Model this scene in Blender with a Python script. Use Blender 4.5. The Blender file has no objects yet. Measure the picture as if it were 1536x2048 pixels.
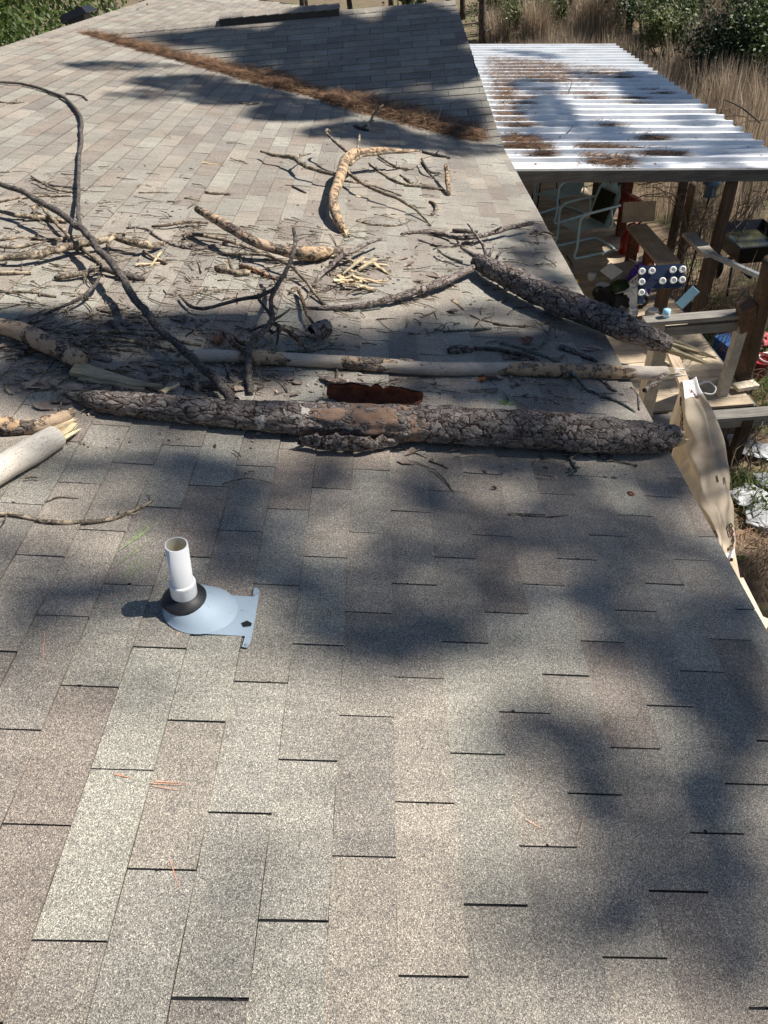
import bpy, math, random
from mathutils import Vector, Matrix, noise
rnd = random.Random(7)
R = math.radians
scene = bpy.context.scene
COL = scene.collection

# ------------------------------------------------------------------ camera, light, exposure
E_ = 0.143                                     # shingle exposure in metres (one roof unit)
TAB = 2.41147                                  # tab length in roof units
OFF = 0.37620                                  # stagger per course
A12 = R(12)
XP = Vector((math.cos(A12), 0, math.sin(A12))) # world X, Z written in roof axes (U down-slope, V along, N up)
ZP = Vector((-math.sin(A12), 0, math.cos(A12)))
def r2w(u, v, n=0.0):
    P = Vector((u, v, n)); return Vector((P.dot(XP), v, P.dot(ZP))) * E_
def rdir(d): return Vector((d.dot(XP), d.y, d.dot(ZP)))
M0 = Vector((0.9927887587, -0.0023746741, 0.1198534167))
M1 = Vector((0.0873433366, -0.6704670673, -0.7367801933))
M2 = Vector((0.0821073816, 0.7419354909, -0.6654247556))
CAMP = r2w(-1.48736, -2.38316, 10.72137)
cr, cd, cf = rdir(M0), rdir(M1), rdir(M2)
FPX = 1300.0
def ray(x, y): return (cr * ((x - 768) / FPX) + cd * ((y - 1024) / FPX) + cf).normalized()
RN = rdir(Vector((0, 0, 1)))                   # roof normal
def pr(x, y, h=0.0):
    "point h metres above the main roof plane seen at photo position x, y"
    d = ray(x, y); s = (h - CAMP.dot(RN)) / d.dot(RN); return CAMP + d * s
def pz(x, y, z):
    d = ray(x, y); s = (z - CAMP.z) / d.z; return CAMP + d * s
def pd(x, y, D):
    return CAMP + ray(x, y) * D
def depth(p): return (p - CAMP).dot(cf)
cam_d = bpy.data.cameras.new('camera'); cam = bpy.data.objects.new('camera', cam_d); COL.objects.link(cam)
cam_d.sensor_fit = 'HORIZONTAL'; cam_d.sensor_width = 36; cam_d.lens = 36 * FPX / 1536
cam_d.clip_start = 0.05; cam_d.clip_end = 2000
cam.matrix_world = Matrix.Translation(CAMP) @ Matrix((cr, -cd, -cf)).transposed().to_4x4()
scene.camera = cam

SUN = Vector((0.655, 0.125, 0.745)).normalized()
w = bpy.data.worlds.new('World'); scene.world = w; w.use_nodes = True
nt = w.node_tree; nt.nodes.clear()
sky = nt.nodes.new('ShaderNodeTexSky'); sky.sky_type = 'NISHITA'; sky.sun_disc = False; sky.ozone_density = 3.0; sky.dust_density = 0.4
sky.sun_elevation = math.asin(SUN.z); sky.sun_rotation = math.atan2(SUN.x, SUN.y)
bg = nt.nodes.new('ShaderNodeBackground'); bg.inputs[1].default_value = 0.05
ow = nt.nodes.new('ShaderNodeOutputWorld')
nt.links.new(sky.outputs[0], bg.inputs[0]); nt.links.new(bg.outputs[0], ow.inputs[0])
sl = bpy.data.lights.new('sun', 'SUN'); sl.energy = 4.8; sl.angle = R(0.55); sl.color = (1, 0.955, 0.88)
so = bpy.data.objects.new('sun', sl); COL.objects.link(so)
so.rotation_euler = SUN.to_track_quat('Z', 'Y').to_euler()
scene.view_settings.view_transform = 'Standard'; scene.view_settings.look = 'None'
scene.view_settings.gamma = 1; scene.view_settings.use_curve_mapping = False
scene.view_settings.exposure = 0.76
scene.cycles.max_bounces = 6; scene.cycles.transparent_max_bounces = 6

# ------------------------------------------------------------------ helpers
def tag(o, label=None, cat=None, group=None, kind=None):
    if label: o['label'] = label
    if cat: o['category'] = cat
    if group: o['group'] = group
    if kind: o['kind'] = kind
    return o
def empty(name, loc, label=None, cat=None, group=None, rz=0.0):
    o = bpy.data.objects.new(name, None); COL.objects.link(o)
    o.location = loc; o.rotation_euler = (0, 0, rz); o.empty_display_size = 0.1
    return tag(o, label, cat, group)
class MB:
    "collects geometry for ONE mesh"
    def __init__(s): s.v = []; s.f = []; s.uv = {}
    def add(s, vs, fs, uvs=None):
        b = len(s.v); s.v.extend([tuple(p) for p in vs])
        for k, f in enumerate(fs):
            if uvs: s.uv[len(s.f)] = uvs[k]
            s.f.append(tuple(b + i for i in f))
    def quad(s, a, b, c, d): s.add([a, b, c, d], [(0, 1, 2, 3)])
    def box(s, c, size, m=None, taper=0.0):
        c = Vector(c); x, y, z = [q / 2 for q in size]
        P = [Vector((i * x * (1 - (taper if k > 0 else 0)), j * y * (1 - (taper if k > 0 else 0)), k * z)) for k in (-1, 1) for j in (-1, 1) for i in (-1, 1)]
        if m is not None: P = [m @ p for p in P]
        P = [p + c for p in P]
        s.add(P, [(0, 2, 3, 1), (4, 5, 7, 6), (0, 1, 5, 4), (2, 6, 7, 3), (0, 4, 6, 2), (1, 3, 7, 5)])
    def beam(s, a, b, wd, ht, up=Vector((0, 0, 1))):
        "rectangular bar from a to b"
        a, b = Vector(a), Vector(b); d = (b - a); L = d.length; d.normalize()
        sx = d.cross(up); 
        if sx.length < 1e-4: sx = d.cross(Vector((1, 0, 0)))
        sx.normalize(); u = sx.cross(d)
        s.box((a + b) / 2, (wd, L, ht), Matrix((sx, d, u)).transposed())
    def tube(s, pts, rad, n=8, sub=4, cap=True, disp=None, smooth=True, wob=0.0):
        pts = [Vector(p) for p in pts]
        P, Q = [], []
        if len(pts) > 2 and sub > 1:
            for i in range(len(pts) - 1):
                p0 = pts[max(i - 1, 0)]; p1 = pts[i]; p2 = pts[i + 1]; p3 = pts[min(i + 2, len(pts) - 1)]
                for k in range(sub):
                    t = k / sub
                    P.append(0.5 * ((2 * p1) + (p2 - p0) * t + (2 * p0 - 5 * p1 + 4 * p2 - p3) * t * t + (3 * p1 - p0 - 3 * p2 + p3) * t ** 3))
                    Q.append(rad[i] * (1 - t) + rad[i + 1] * t)
            P.append(pts[-1]); Q.append(rad[-1])
        else:
            for i in range(len(pts) - 1):
                for k in range(sub): P.append(pts[i].lerp(pts[i + 1], k / sub)); Q.append(rad[i] + (rad[i + 1] - rad[i]) * k / sub)
            P.append(pts[-1]); Q.append(rad[-1])
        if wob:
            for i in range(1, len(P) - 1):
                P[i] = P[i] + noise.noise_vector(P[i] * 7.0) * Q[i] * wob + noise.noise_vector(P[i] * 23.0) * Q[i] * wob * .5
        T = [(P[min(i + 1, len(P) - 1)] - P[max(i - 1, 0)]).normalized() for i in range(len(P))]
        nrm = T[0].cross(Vector((0, 0, 1)))
        if nrm.length < 1e-3: nrm = T[0].cross(Vector((1, 0, 0)))
        nrm.normalize(); V = []; L = 0; base = len(s.v); ls = []
        for i, p in enumerate(P):
            if i: L += (p - P[i - 1]).length
            ls.append(L)
            nrm = (nrm - T[i] * nrm.dot(T[i])).normalized(); b = T[i].cross(nrm)
            for k in range(n):
                a = 2 * math.pi * k / n; r = Q[i]
                d = nrm * math.cos(a) + b * math.sin(a)
                if disp: r = r + disp(p + d * Q[i], k / n * 2 * math.pi * Q[i], L, Q[i], i / (len(P) - 1))
                V.append(p + d * max(r, 1e-4))
        F = []; U = []
        rm = max(sum(Q) / len(Q), 1e-4)
        for i in range(len(P) - 1):
            for k in range(n):
                k2 = (k + 1) % n
                F.append((i * n + k, i * n + k2, (i + 1) * n + k2, (i + 1) * n + k))
                u0, u1 = k / n * 2 * math.pi * rm, (k + 1) / n * 2 * math.pi * rm
                U.append([(u0, ls[i]), (u1, ls[i]), (u1, ls[i + 1]), (u0, ls[i + 1])])
        if cap:
            V.append(P[0]); V.append(P[-1]); c0, c1 = len(V) - 2, len(V) - 1; m = (len(P) - 1) * n
            for k in range(n):
                F.append((k, c0, (k + 1) % n)); U.append([(0, 0), (0, 0), (0, 0)])
                F.append((m + k, m + (k + 1) % n, c1)); U.append([(0, 0)] * 3)
        s.add(V, F, U)
    def disc(s, c, r, nrm, n=12, hole=0):
        nrm = Vector(nrm).normalized(); a = nrm.orthogonal().normalized(); b = nrm.cross(a); c = Vector(c)
        V = [c + (a * math.cos(2 * math.pi * k / n) + b * math.sin(2 * math.pi * k / n)) * r for k in range(n)]
        s.add(V, [tuple(range(n))])
    def lathe(s, c, prof, axis=(0, 0, 1), n=16):
        axis = Vector(axis).normalized(); a = axis.orthogonal().normalized(); b = axis.cross(a); c = Vector(c)
        V = []; F = []
        for (r, h) in prof:
            for k in range(n): V.append(c + axis * h + (a * math.cos(2 * math.pi * k / n) + b * math.sin(2 * math.pi * k / n)) * r)
        for i in range(len(prof) - 1):
            for k in range(n): F.append((i * n + k, i * n + (k + 1) % n, (i + 1) * n + (k + 1) % n, (i + 1) * n + k))
        s.add(V, F)
    def mesh(s, name, mat, smooth=False):
        me = bpy.data.meshes.new(name); me.from_pydata(s.v, [], s.f)
        if s.uv:
            ul = me.uv_layers.new(name='UVMap'); k = 0; dat = []
            for i, f in enumerate(s.f):
                u = s.uv.get(i)
                for j in range(len(f)): dat.extend(u[j] if u else (0, 0))
            ul.data.foreach_set('uv', dat)
        if mat: me.materials.append(mat)
        if smooth: me.polygons.foreach_set('use_smooth', [True] * len(me.polygons))
        me.update(); return me
    def build(s, name, mat, parent=None, smooth=False):
        o = bpy.data.objects.new(name, s.mesh(name, mat, smooth)); COL.objects.link(o)
        if parent is not None:
            o.parent = parent
            o.matrix_parent_inverse = wm(parent).inverted()
        return o
def wm(o):
    m = o.matrix_basis.copy()
    return (wm(o.parent) @ o.matrix_parent_inverse @ m) if o.parent else m

# ------------------------------------------------------------------ materials
class N:
    "tiny node-graph writer"
    def __init__(s, name):
        s.m = bpy.data.materials.new(name); s.m.use_nodes = True; s.t = s.m.node_tree
        s.b = s.t.nodes['Principled BSDF']; s.b.inputs['Roughness'].default_value = 0.85
        s.b.inputs['Specular IOR Level'].default_value = 0.3
    def n(s, typ, ins=None, **kw):
        nd = s.t.nodes.new(typ)
        for k, v in kw.items(): setattr(nd, k, v)
        for k, v in (ins or {}).items(): s.set(nd.inputs[k], v)
        return nd
    def set(s, sock, v):
        if isinstance(v, bpy.types.NodeSocket): s.t.links.new(v, sock)
        else:
            if isinstance(v, tuple) and len(v) == 3 and sock.type == 'RGBA': v = (*v, 1)
            sock.default_value = v
    def pos(s, kind='Position'):
        if kind == 'Position': return s.n('ShaderNodeNewGeometry').outputs['Position']
        return s.n('ShaderNodeTexCoord').outputs[kind]
    def map(s, v, scale=(1, 1, 1), rot=(0, 0, 0), loc=(0, 0, 0)):
        return s.n('ShaderNodeMapping', {'Vector': v, 'Scale': scale, 'Rotation': rot, 'Location': loc}).outputs[0]
    def noise(s, v, sc, det=3, rough=0.5): return s.n('ShaderNodeTexNoise', {'Vector': v, 'Scale': sc, 'Detail': det, 'Roughness': rough}).outputs['Fac']
    def vor(s, v, sc, feature='F1', out='Distance'): return s.n('ShaderNodeTexVoronoi', {'Vector': v, 'Scale': sc}, feature=feature).outputs[out]
    def ramp(s, fac, stops, interp='LINEAR'):
        r = s.n('ShaderNodeValToRGB', {'Fac': fac}); e = r.color_ramp.elements; r.color_ramp.interpolation = interp
        while len(e) > len(stops): e.remove(e[-1])
        while len(e) < len(stops): e.new(1)
        for q, (p, c) in zip(e, stops):
            q.position = p; q.color = (*c, 1) if isinstance(c, tuple) else (c, c, c, 1)
        return r.outputs[0]
    def mix(s, f, a, b, bt='MIX'):
        m = s.n('ShaderNodeMix', data_type='RGBA', blend_type=bt)
        s.set(m.inputs[0], f); s.set(m.inputs[6], a); s.set(m.inputs[7], b); return m.outputs[2]
    def math(s, op, a, b=0.0):
        m = s.n('ShaderNodeMath', operation=op); s.set(m.inputs[0], a); s.set(m.inputs[1], b); return m.outputs[0]
    def out(s, col, rough=None, bump=None, bs=0.3, bd=0.01, spec=None, metal=None):
        s.set(s.b.inputs['Base Color'], col)
        if rough is not None: s.set(s.b.inputs['Roughness'], rough)
        if spec is not None: s.b.inputs['Specular IOR Level'].default_value = spec
        if metal is not None: s.b.inputs['Metallic'].default_value = metal
        if bump is not None:
            bn = s.n('ShaderNodeBump', {'Height': bump, 'Strength': bs, 'Distance': bd}); s.set(s.b.inputs['Normal'], bn.outputs[0])
        return s.m
def flat(name, c, rough=0.7, var=0.15, sc=20, metal=None, spec=None):
    g = N(name); p = g.pos(); f = g.noise(p, sc, 4)
    lo = tuple(max(0, q * (1 - var * 2)) for q in c); hi = tuple(min(1, q * (1 + var)) for q in c)
    return g.out(g.ramp(f, [(0.3, lo), (0.7, hi)]), rough, f, 0.15, 0.003, spec, metal)

def m_shingle(name, stops, dirt=1.0):
    g = N(name); p = g.pos(); 
    isl = g.n('ShaderNodeNewGeometry').outputs['Random Per Island']; ob = g.n('ShaderNodeObjectInfo').outputs['Random']
    rr = g.math('FRACT', g.math('ADD', isl, ob))
    base = g.ramp(rr, stops)
    big = g.noise(g.map(p, (1, 1, 1)), 2.3, 3); base = g.mix(0.35, base, g.ramp(big, [(0.3, 0.62), (0.7, 1.25)]), 'MULTIPLY')
    # granules: each cell one random tone
    vc = g.n('ShaderNodeTexVoronoi', {'Vector': p, 'Scale': 620.0}); gc = g.n('ShaderNodeSeparateColor', {'Color': vc.outputs['Color']}).outputs[0]
    gt = g.ramp(gc, [(0.0, (0.28, 0.28, 0.31)), (0.30, (0.66, 0.65, 0.66)), (0.62, (0.98, 0.97, 0.96)), (0.88, (1.35, 1.33, 1.27)), (1.0, (2.3, 2.25, 2.15))])
    col = g.mix(1.0, base, gt, 'MULTIPLY')
    n2 = g.noise(p, 210, 2, 0.6); col = g.mix(0.7, col, g.ramp(n2, [(0.32, 0.66), (0.68, 1.34)]), 'MULTIPLY')
    streak = g.noise(g.map(p, (4, 22, 4)), 1.0, 4, 0.6); col = g.mix(0.3, col, g.ramp(streak, [(0.35, 0.6), (0.6, 1.15)]), 'MULTIPLY')
    h = g.math('ADD', g.vor(p, 620.0), g.noise(p, 9, 2))
    return g.out(col, 0.92, h, 0.55, 0.0022, 0.25)
SH = [(0.0, (0.265, 0.225, 0.19)), (0.14, (0.35, 0.31, 0.26)), (0.34, (0.275, 0.25, 0.215)), (0.5, (0.345, 0.33, 0.282)), (0.62, (0.248, 0.213, 0.182)), (0.72, (0.26, 0.228, 0.197)), (0.8, (0.315, 0.30, 0.26)), (1.0, (0.235, 0.21, 0.185))]
M_SH = m_shingle('shingle_granules', SH)
M_CAP = m_shingle('ridge_granules', [(0, (0.34, 0.30, 0.25)), (1, (0.27, 0.245, 0.215))])
M_FELT = flat('dark_asphalt', (0.012, 0.012, 0.013), 0.95)
def m_bark(name, bark_lo, bark_hi, bare_a, bare_b, bare, crack=30.0, bs=0.9, aspect=0.45):
    "plates of bark over bare wood; bare = share of bare wood"
    g = N(name); uv = g.pos('UV'); p = g.pos()
    w1 = g.noise(p, 14, 3); uvw = g.n('ShaderNodeVectorMath', {0: uv, 1: g.n('ShaderNodeVectorMath', {0: g.n('ShaderNodeTexNoise', {'Vector': p, 'Scale': 30.0}).outputs['Color'], 1: (0.045, 0.045, 0.045)}, operation='MULTIPLY').outputs[0]}, operation='ADD').outputs[0]
    q = g.map(uvw, (1, aspect, 1))
    ed = g.vor(q, crack, 'DISTANCE_TO_EDGE'); cell = g.n('ShaderNodeSeparateColor', {'Color': g.vor(q, crack, 'F1', 'Color')}).outputs[0]
    bc = g.mix(cell, bark_lo, bark_hi); fine = g.noise(g.map(p, (1, 1, 1)), 120, 5, 0.7)
    bc = g.mix(0.8, bc, g.ramp(fine, [(0.3, 0.45), (0.7, 1.6)]), 'MULTIPLY')
    ckn = g.ramp(g.noise(p, 22, 3), [(0.36, 0.15), (0.56, 1.0)]); ed2 = g.vor(q, crack * 2.3, 'DISTANCE_TO_EDGE')
    bc = g.mix(g.math('MULTIPLY', g.ramp(ed2, [(0.0, 0.8), (0.10, 0.0)]), 0.8), bc, tuple(c * 0.4 for c in bark_lo))
    bc = g.mix(g.math('MULTIPLY', g.ramp(ed, [(0.0, 1.0), (0.05, 0.9), (0.12, 0.0)]), ckn), bc, (bark_lo[0] * 0.22, bark_lo[1] * 0.14, bark_lo[2] * 0.11))
    lich = g.noise(p, 38, 4, 0.65); bc = g.mix(g.ramp(lich, [(0.58, 0.0), (0.7, 0.55)]), bc, (0.33, 0.34, 0.3))
    grain = g.noise(g.map(uv, (70, 5, 1)), 4.0, 4, 0.6)
    wn = g.noise(p, 9, 4); wc = g.mix(wn, bare_a, bare_b); wc = g.mix(0.6, wc, g.ramp(grain, [(0.3, 0.55), (0.65, 1.25)]), 'MULTIPLY')
    spots = g.vor(p, 95.0); wc = g.mix(g.ramp(spots, [(0.12, 0.75), (0.22, 0.0)]), wc, (0.07, 0.035, 0.02))
    msk = g.noise(p, 11 if crack < 65 else 24, 6, 0.68); t = 0.5 + (0.5 - bare) * 0.55
    mk = g.ramp(msk, [(max(0, t - 0.012), 0.0), (min(1, t + 0.012), 1.0)])
    col = g.mix(mk, bc, wc)
    h = g.mix(mk, g.ramp(ed, [(0.0, 0.0), (0.2, 0.85)]), g.math('MULTIPLY', grain, 0.35))
    h = g.math('ADD', h, g.math('MULTIPLY', fine, 0.3))
    return g.out(col, 0.9, h, bs, 0.006, 0.2)
M_BK_GREY = m_bark('pine_bark_grey', (0.135, 0.11, 0.098), (0.32, 0.27, 0.24), (0.42, 0.27, 0.16), (0.52, 0.42, 0.32), 0.13, 40)
M_BK_MIX = m_bark('pine_bark_half_stripped', (0.10, 0.08, 0.065), (0.27, 0.22, 0.18), (0.37, 0.235, 0.145), (0.46, 0.36, 0.26), 0.52, 50)
M_BK_BARE = m_bark('stripped_pine_orange', (0.15, 0.11, 0.08), (0.34, 0.27, 0.20), (0.46, 0.27, 0.135), (0.47, 0.37, 0.26), 0.52, 70, 0.7)
M_BK_PALE = m_bark('weathered_pale_wood', (0.12, 0.1, 0.085), (0.25, 0.22, 0.2), (0.40, 0.31, 0.23), (0.52, 0.48, 0.42), 0.74, 60, 0.5)
M_BK_WHITE = m_bark('bleached_wood', (0.12, 0.1, 0.085), (0.3, 0.25, 0.2), (0.72, 0.66, 0.58), (0.60, 0.52, 0.42), 0.95, 50, 0.35)
M_BK_DARK = m_bark('dark_twig_bark', (0.075, 0.065, 0.06), (0.19, 0.165, 0.145), (0.2, 0.15, 0.11), (0.24, 0.2, 0.16), 0.12, 110, 0.6, 0.8)
M_BK_TAN = m_bark('tan_twig_bark', (0.125, 0.10, 0.075), (0.30, 0.245, 0.185), (0.40, 0.30, 0.20), (0.43, 0.36, 0.26), 0.42, 100, 0.6, 0.7)
M_BK_RED = m_bark('reddish_twig_bark', (0.10, 0.055, 0.035), (0.27, 0.16, 0.10), (0.4, 0.24, 0.14), (0.42, 0.3, 0.2), 0.4, 90, 0.6, 0.7)
M_BK_GREEN = m_bark('grey_green_twig_bark', (0.10, 0.11, 0.095), (0.24, 0.26, 0.22), (0.3, 0.29, 0.22), (0.3, 0.3, 0.25), 0.2, 100, 0.5, 0.8)
def m_wood(name, a, b, grain=(60, 3, 60), rough=0.8, coord='Generated'):
    g = N(name); p = g.pos(); f = g.noise(g.map(p, grain), 1.0, 5, 0.65); f2 = g.noise(p, 5, 3)
    c = g.ramp(f, [(0.28, a), (0.7, b)]); c = g.mix(0.5, c, g.ramp(f2, [(0.3, 0.6), (0.7, 1.25)]), 'MULTIPLY')
    isl = g.n('ShaderNodeNewGeometry').outputs['Random Per Island']; ob = g.n('ShaderNodeObjectInfo').outputs['Random']
    c = g.mix(1.0, c, g.ramp(g.math('FRACT', g.math('ADD', isl, ob)), [(0, 0.78), (1, 1.18)]), 'MULTIPLY')
    return g.out(c, rough, f, 0.4, 0.004, 0.2)
M_ROT = m_bark('insect_bored_inner_wood', (0.135, 0.11, 0.098), (0.32, 0.27, 0.24), (0.17, 0.09, 0.06), (0.36, 0.25, 0.175), 0.50, 40, 1.0)
M_WORN = m_bark('worn_grey_inner_wood', (0.135, 0.11, 0.098), (0.32, 0.27, 0.24), (0.40, 0.35, 0.31), (0.48, 0.44, 0.40), 0.46, 40, 1.0)
M_SPLINT = m_wood('fresh_split_wood', (0.44, 0.31, 0.17), (0.68, 0.56, 0.37), (40, 40, 40))
M_SLAB = m_wood('pale_split_wood', (0.24, 0.19, 0.12), (0.50, 0.42, 0.28), (10, 70, 70))
M_DECKX = m_wood('weathered_deck_board', (0.32, 0.25, 0.175), (0.62, 0.50, 0.36), (2.5, 60, 60))
M_DECKY = m_wood('weathered_deck_board_long', (0.23, 0.2, 0.16), (0.42, 0.37, 0.30), (60, 2.5, 60))
M_GREYW = m_wood('grey_lumber', (0.12, 0.11, 0.10), (0.27, 0.25, 0.22), (3, 60, 60))
M_BEAM = m_wood('shaded_grey_lumber', (0.05, 0.048, 0.045), (0.13, 0.12, 0.11), (3, 60, 60))  # darker copy of the grey lumber; the front beam's shade is in its colour
M_GREYWY = m_wood('grey_lumber_long', (0.12, 0.11, 0.10), (0.27, 0.25, 0.22), (60, 3, 60))
M_POST = m_wood('brown_post_wood', (0.045, 0.03, 0.022), (0.13, 0.085, 0.055), (60, 60, 3))
M_PINEY = m_wood('pale_lumber', (0.38, 0.27, 0.18), (0.58, 0.46, 0.34), (50, 2.5, 50))
M_BRIGHTL = m_wood('fresh_lumber', (0.62, 0.50, 0.36), (0.8, 0.70, 0.55), (50, 2.5, 50))
M_PVC = flat('white_pvc', (0.82, 0.82, 0.81), 0.32, 0.02, 12, spec=0.5)
M_PVCIN = flat('aged_pvc', (0.74, 0.67, 0.52), 0.4, 0.04, 30)
M_RUB = flat('black_rubber', (0.018, 0.018, 0.02), 0.5, 0.2, 60, spec=0.5)
def m_flash():
    g = N('painted_flashing'); p = g.pos(); f = g.noise(p, 60, 5, 0.7); 
    c = g.mix(g.ramp(f, [(0.62, 0.0), (0.68, 1.0)]), (0.35, 0.43, 0.50), (0.24, 0.29, 0.33))
    sc = g.noise(p, 9, 2); c = g.mix(0.4, c, g.ramp(sc, [(0.3, 0.8), (0.7, 1.1)]), 'MULTIPLY')
    return g.out(c, 0.6, f, 0.15, 0.002, 0.4, 0.1)
M_FLASH = m_flash()
def m_whitepanel():
    g = N('white_corrugated_metal'); p = g.pos(); f = g.noise(g.map(p, (0.8, 6, 1)), 2.0, 5, 0.65)
    c = g.ramp(f, [(0.3, (0.60, 0.60, 0.60)), (0.5, (0.78, 0.79, 0.80)), (0.8, (0.83, 0.84, 0.85))])
    d = g.noise(p, 22, 5, 0.75); c = g.mix(g.ramp(d, [(0.6, 0.0), (0.74, 0.6)]), c, (0.22, 0.16, 0.11))
    return g.out(c, 0.38, None, spec=0.4)
M_WPAN = m_whitepanel()
def m_needle(name, a, b):
    g = N(name); isl = g.n('ShaderNodeNewGeometry').outputs['Random Per Island']
    c = g.ramp(isl, [(0, a), (0.6, b), (1, tuple(min(1, c * 1.5) for c in b))]); f = g.noise(g.pos(), 6, 4, 0.65)
    return g.out(g.mix(1.0, c, g.ramp(f, [(0.35, 0.4), (0.62, 1.35)]), 'MULTIPLY'), 0.7, spec=0.3)
M_NEED = m_needle('pine_straw', (0.065, 0.036, 0.022), (0.21, 0.12, 0.065))
M_NEEDG = m_needle('green_needles', (0.05, 0.11, 0.02), (0.16, 0.26, 0.06))
M_FLAKE = m_needle('bark_flakes', (0.10, 0.075, 0.06), (0.27, 0.21, 0.17))
def m_leaf(name, a, b, tr=0.35):
    g = N(name); isl = g.n('ShaderNodeNewGeometry').outputs['Random Per Island']; c = g.ramp(isl, [(0, a), (1, b)])
    g.set(g.b.inputs['Base Color'], c); g.b.inputs['Roughness'].default_value = 0.5
    tl = g.n('ShaderNodeBsdfTranslucent', {'Color': c}); mx = g.n('ShaderNodeMixShader', {0: tr, 1: g.b.outputs[0], 2: tl.outputs[0]})
    g.t.links.new(mx.outputs[0], g.t.nodes['Material Output'].inputs[0]); return g.m
M_LEAF = m_leaf('evergreen_leaves', (0.03, 0.06, 0.012), (0.12, 0.17, 0.04))
M_LEAFD = m_leaf('dark_leaves', (0.015, 0.03, 0.010), (0.05, 0.085, 0.03))
M_LEAFO = m_leaf('olive_leaves', (0.07, 0.09, 0.025), (0.20, 0.23, 0.08))
M_GRASS = m_leaf('dry_tall_grass', (0.24, 0.18, 0.125), (0.58, 0.47, 0.35), 0.3)
M_GRGRN = m_leaf('green_ground_cover', (0.05, 0.09, 0.02), (0.20, 0.26, 0.08), 0.3)
M_TRUNK = flat('tree_trunk_bark', (0.11, 0.085, 0.065), 0.95, 0.35, 8)
M_VINE = flat('bare_vine', (0.17, 0.125, 0.09), 0.9, 0.3, 30)
M_CHAIR = flat('pale_blue_white_enamel', (0.58, 0.78, 0.84), 0.35, 0.05, 15, spec=0.5)
M_CUSH = flat('dark_olive_cushion', (0.05, 0.045, 0.025), 0.95, 0.4, 25)
M_RED = flat('red_plastic', (0.26, 0.02, 0.018), 0.4, 0.1, 10, spec=0.5)
M_BLUE = flat('blue_plastic', (0.025, 0.09, 0.25), 0.4, 0.1, 10)
M_LBLUE = flat('light_blue_paint', (0.32, 0.58, 0.75), 0.5, 0.08, 10)
M_NAVY = flat('dark_navy_panel', (0.02, 0.035, 0.075), 0.5, 0.15, 10)
M_WHITE = flat('white_plastic', (0.78, 0.78, 0.76), 0.5, 0.05, 20)
M_DIRTYW = flat('dirty_white_plastic', (0.42, 0.42, 0.42), 0.5, 0.3, 9)
M_CARD = flat('grey_cardboard', (0.42, 0.37, 0.31), 0.85, 0.12, 12)
M_BLACK = flat('black_plastic', (0.012, 0.012, 0.014), 0.4, 0.2, 12, spec=0.5)
M_YEL = flat('yellow_plastic', (0.65, 0.40, 0.02), 0.5, 0.1, 12)
M_PURP = flat('purple_wrapper', (0.12, 0.06, 0.42), 0.35, 0.3, 40)
M_HOSE = flat('yellow_hose', (0.50, 0.42, 0.16), 0.5, 0.1, 12)
M_TERR = flat('terracotta', (0.35, 0.10, 0.05), 0.8, 0.1, 12)
M_STEEL = flat('dull_steel', (0.45, 0.46, 0.47), 0.4, 0.1, 12, metal=0.7)
M_SIDING = flat('house_siding', (0.45, 0.43, 0.38), 0.8, 0.05, 6)
M_FASC = flat('fascia_paint', (0.55, 0.52, 0.46), 0.7, 0.1, 6)
M_RUST = flat('rusty_steel', (0.20, 0.07, 0.035), 0.9, 0.4, 60)
def m_ground():
    g = N('forest_floor'); p = g.pos(); f = g.noise(p, 1.3, 6, 0.65); f2 = g.noise(p, 14, 5, 0.7)
    c = g.ramp(f, [(0.3, (0.10, 0.07, 0.045)), (0.5, (0.20, 0.145, 0.095)), (0.62, (0.09, 0.11, 0.04)), (0.75, (0.24, 0.19, 0.13))])
    c = g.mix(0.8, c, g.ramp(f2, [(0.3, 0.45), (0.7, 1.5)]), 'MULTIPLY')
    return g.out(c, 0.95, f2, 0.8, 0.03)
M_GROUND = m_ground()
def m_cloth():
    g = N('beige_linen'); p = g.pos(); wv = g.noise(p, 260, 2); f = g.noise(p, 4, 4)
    c = g.ramp(f, [(0.35, (0.40, 0.32, 0.235)), (0.65, (0.54, 0.455, 0.345))]); c = g.mix(0.5, c, g.ramp(wv, [(0.3, 0.8), (0.7, 1.12)]), 'MULTIPLY')
    g.b.inputs['Subsurface Weight'].default_value = 0.0
    g.set(g.b.inputs['Base Color'], c); g.b.inputs['Roughness'].default_value = 0.95
    tl = g.n('ShaderNodeBsdfTranslucent', {'Color': c}); mx = g.n('ShaderNodeMixShader', {0: 0.2, 1: g.b.outputs[0], 2: tl.outputs[0]})
    g.t.links.new(mx.outputs[0], g.t.nodes['Material Output'].inputs[0]); return g.m
M_CLOTH = m_cloth()
M_CLOTHW = flat('white_cloth_band', (0.72, 0.70, 0.68), 0.95, 0.05, 30)
M_EMBD = flat('brown_embroidery', (0.13, 0.07, 0.05), 0.9, 0.2, 30)
M_EMBP = flat('pink_embroidery', (0.50, 0.20, 0.24), 0.9, 0.2, 30)

# ------------------------------------------------------------------ ground
def gz(x, y): return -3.1 + 0.12 * noise.noise(Vector((x * 0.3, y * 0.3, 0))) + max(0, (y - 25)) * 0.012
mb = MB()
xs = [-150, -100, -60, -35] + [-20 + i * 1.0 for i in range(61)] + [50, 70, 110, 180]
ys = [-80, -40, -20] + [-8 + i * 1.0 for i in range(69)] + [75, 100, 150, 220]
V = [(x, y, gz(x, y)) for y in ys for x in xs]; nx = len(xs)
mb.add(V, [(j * nx + i, j * nx + i + 1, (j + 1) * nx + i + 1, (j + 1) * nx + i) for j in range(len(ys) - 1) for i in range(nx - 1)])
tag(mb.build('ground', M_GROUND, smooth=True), 'brown littered yard ground below and around the deck', 'ground', kind='structure')

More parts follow.
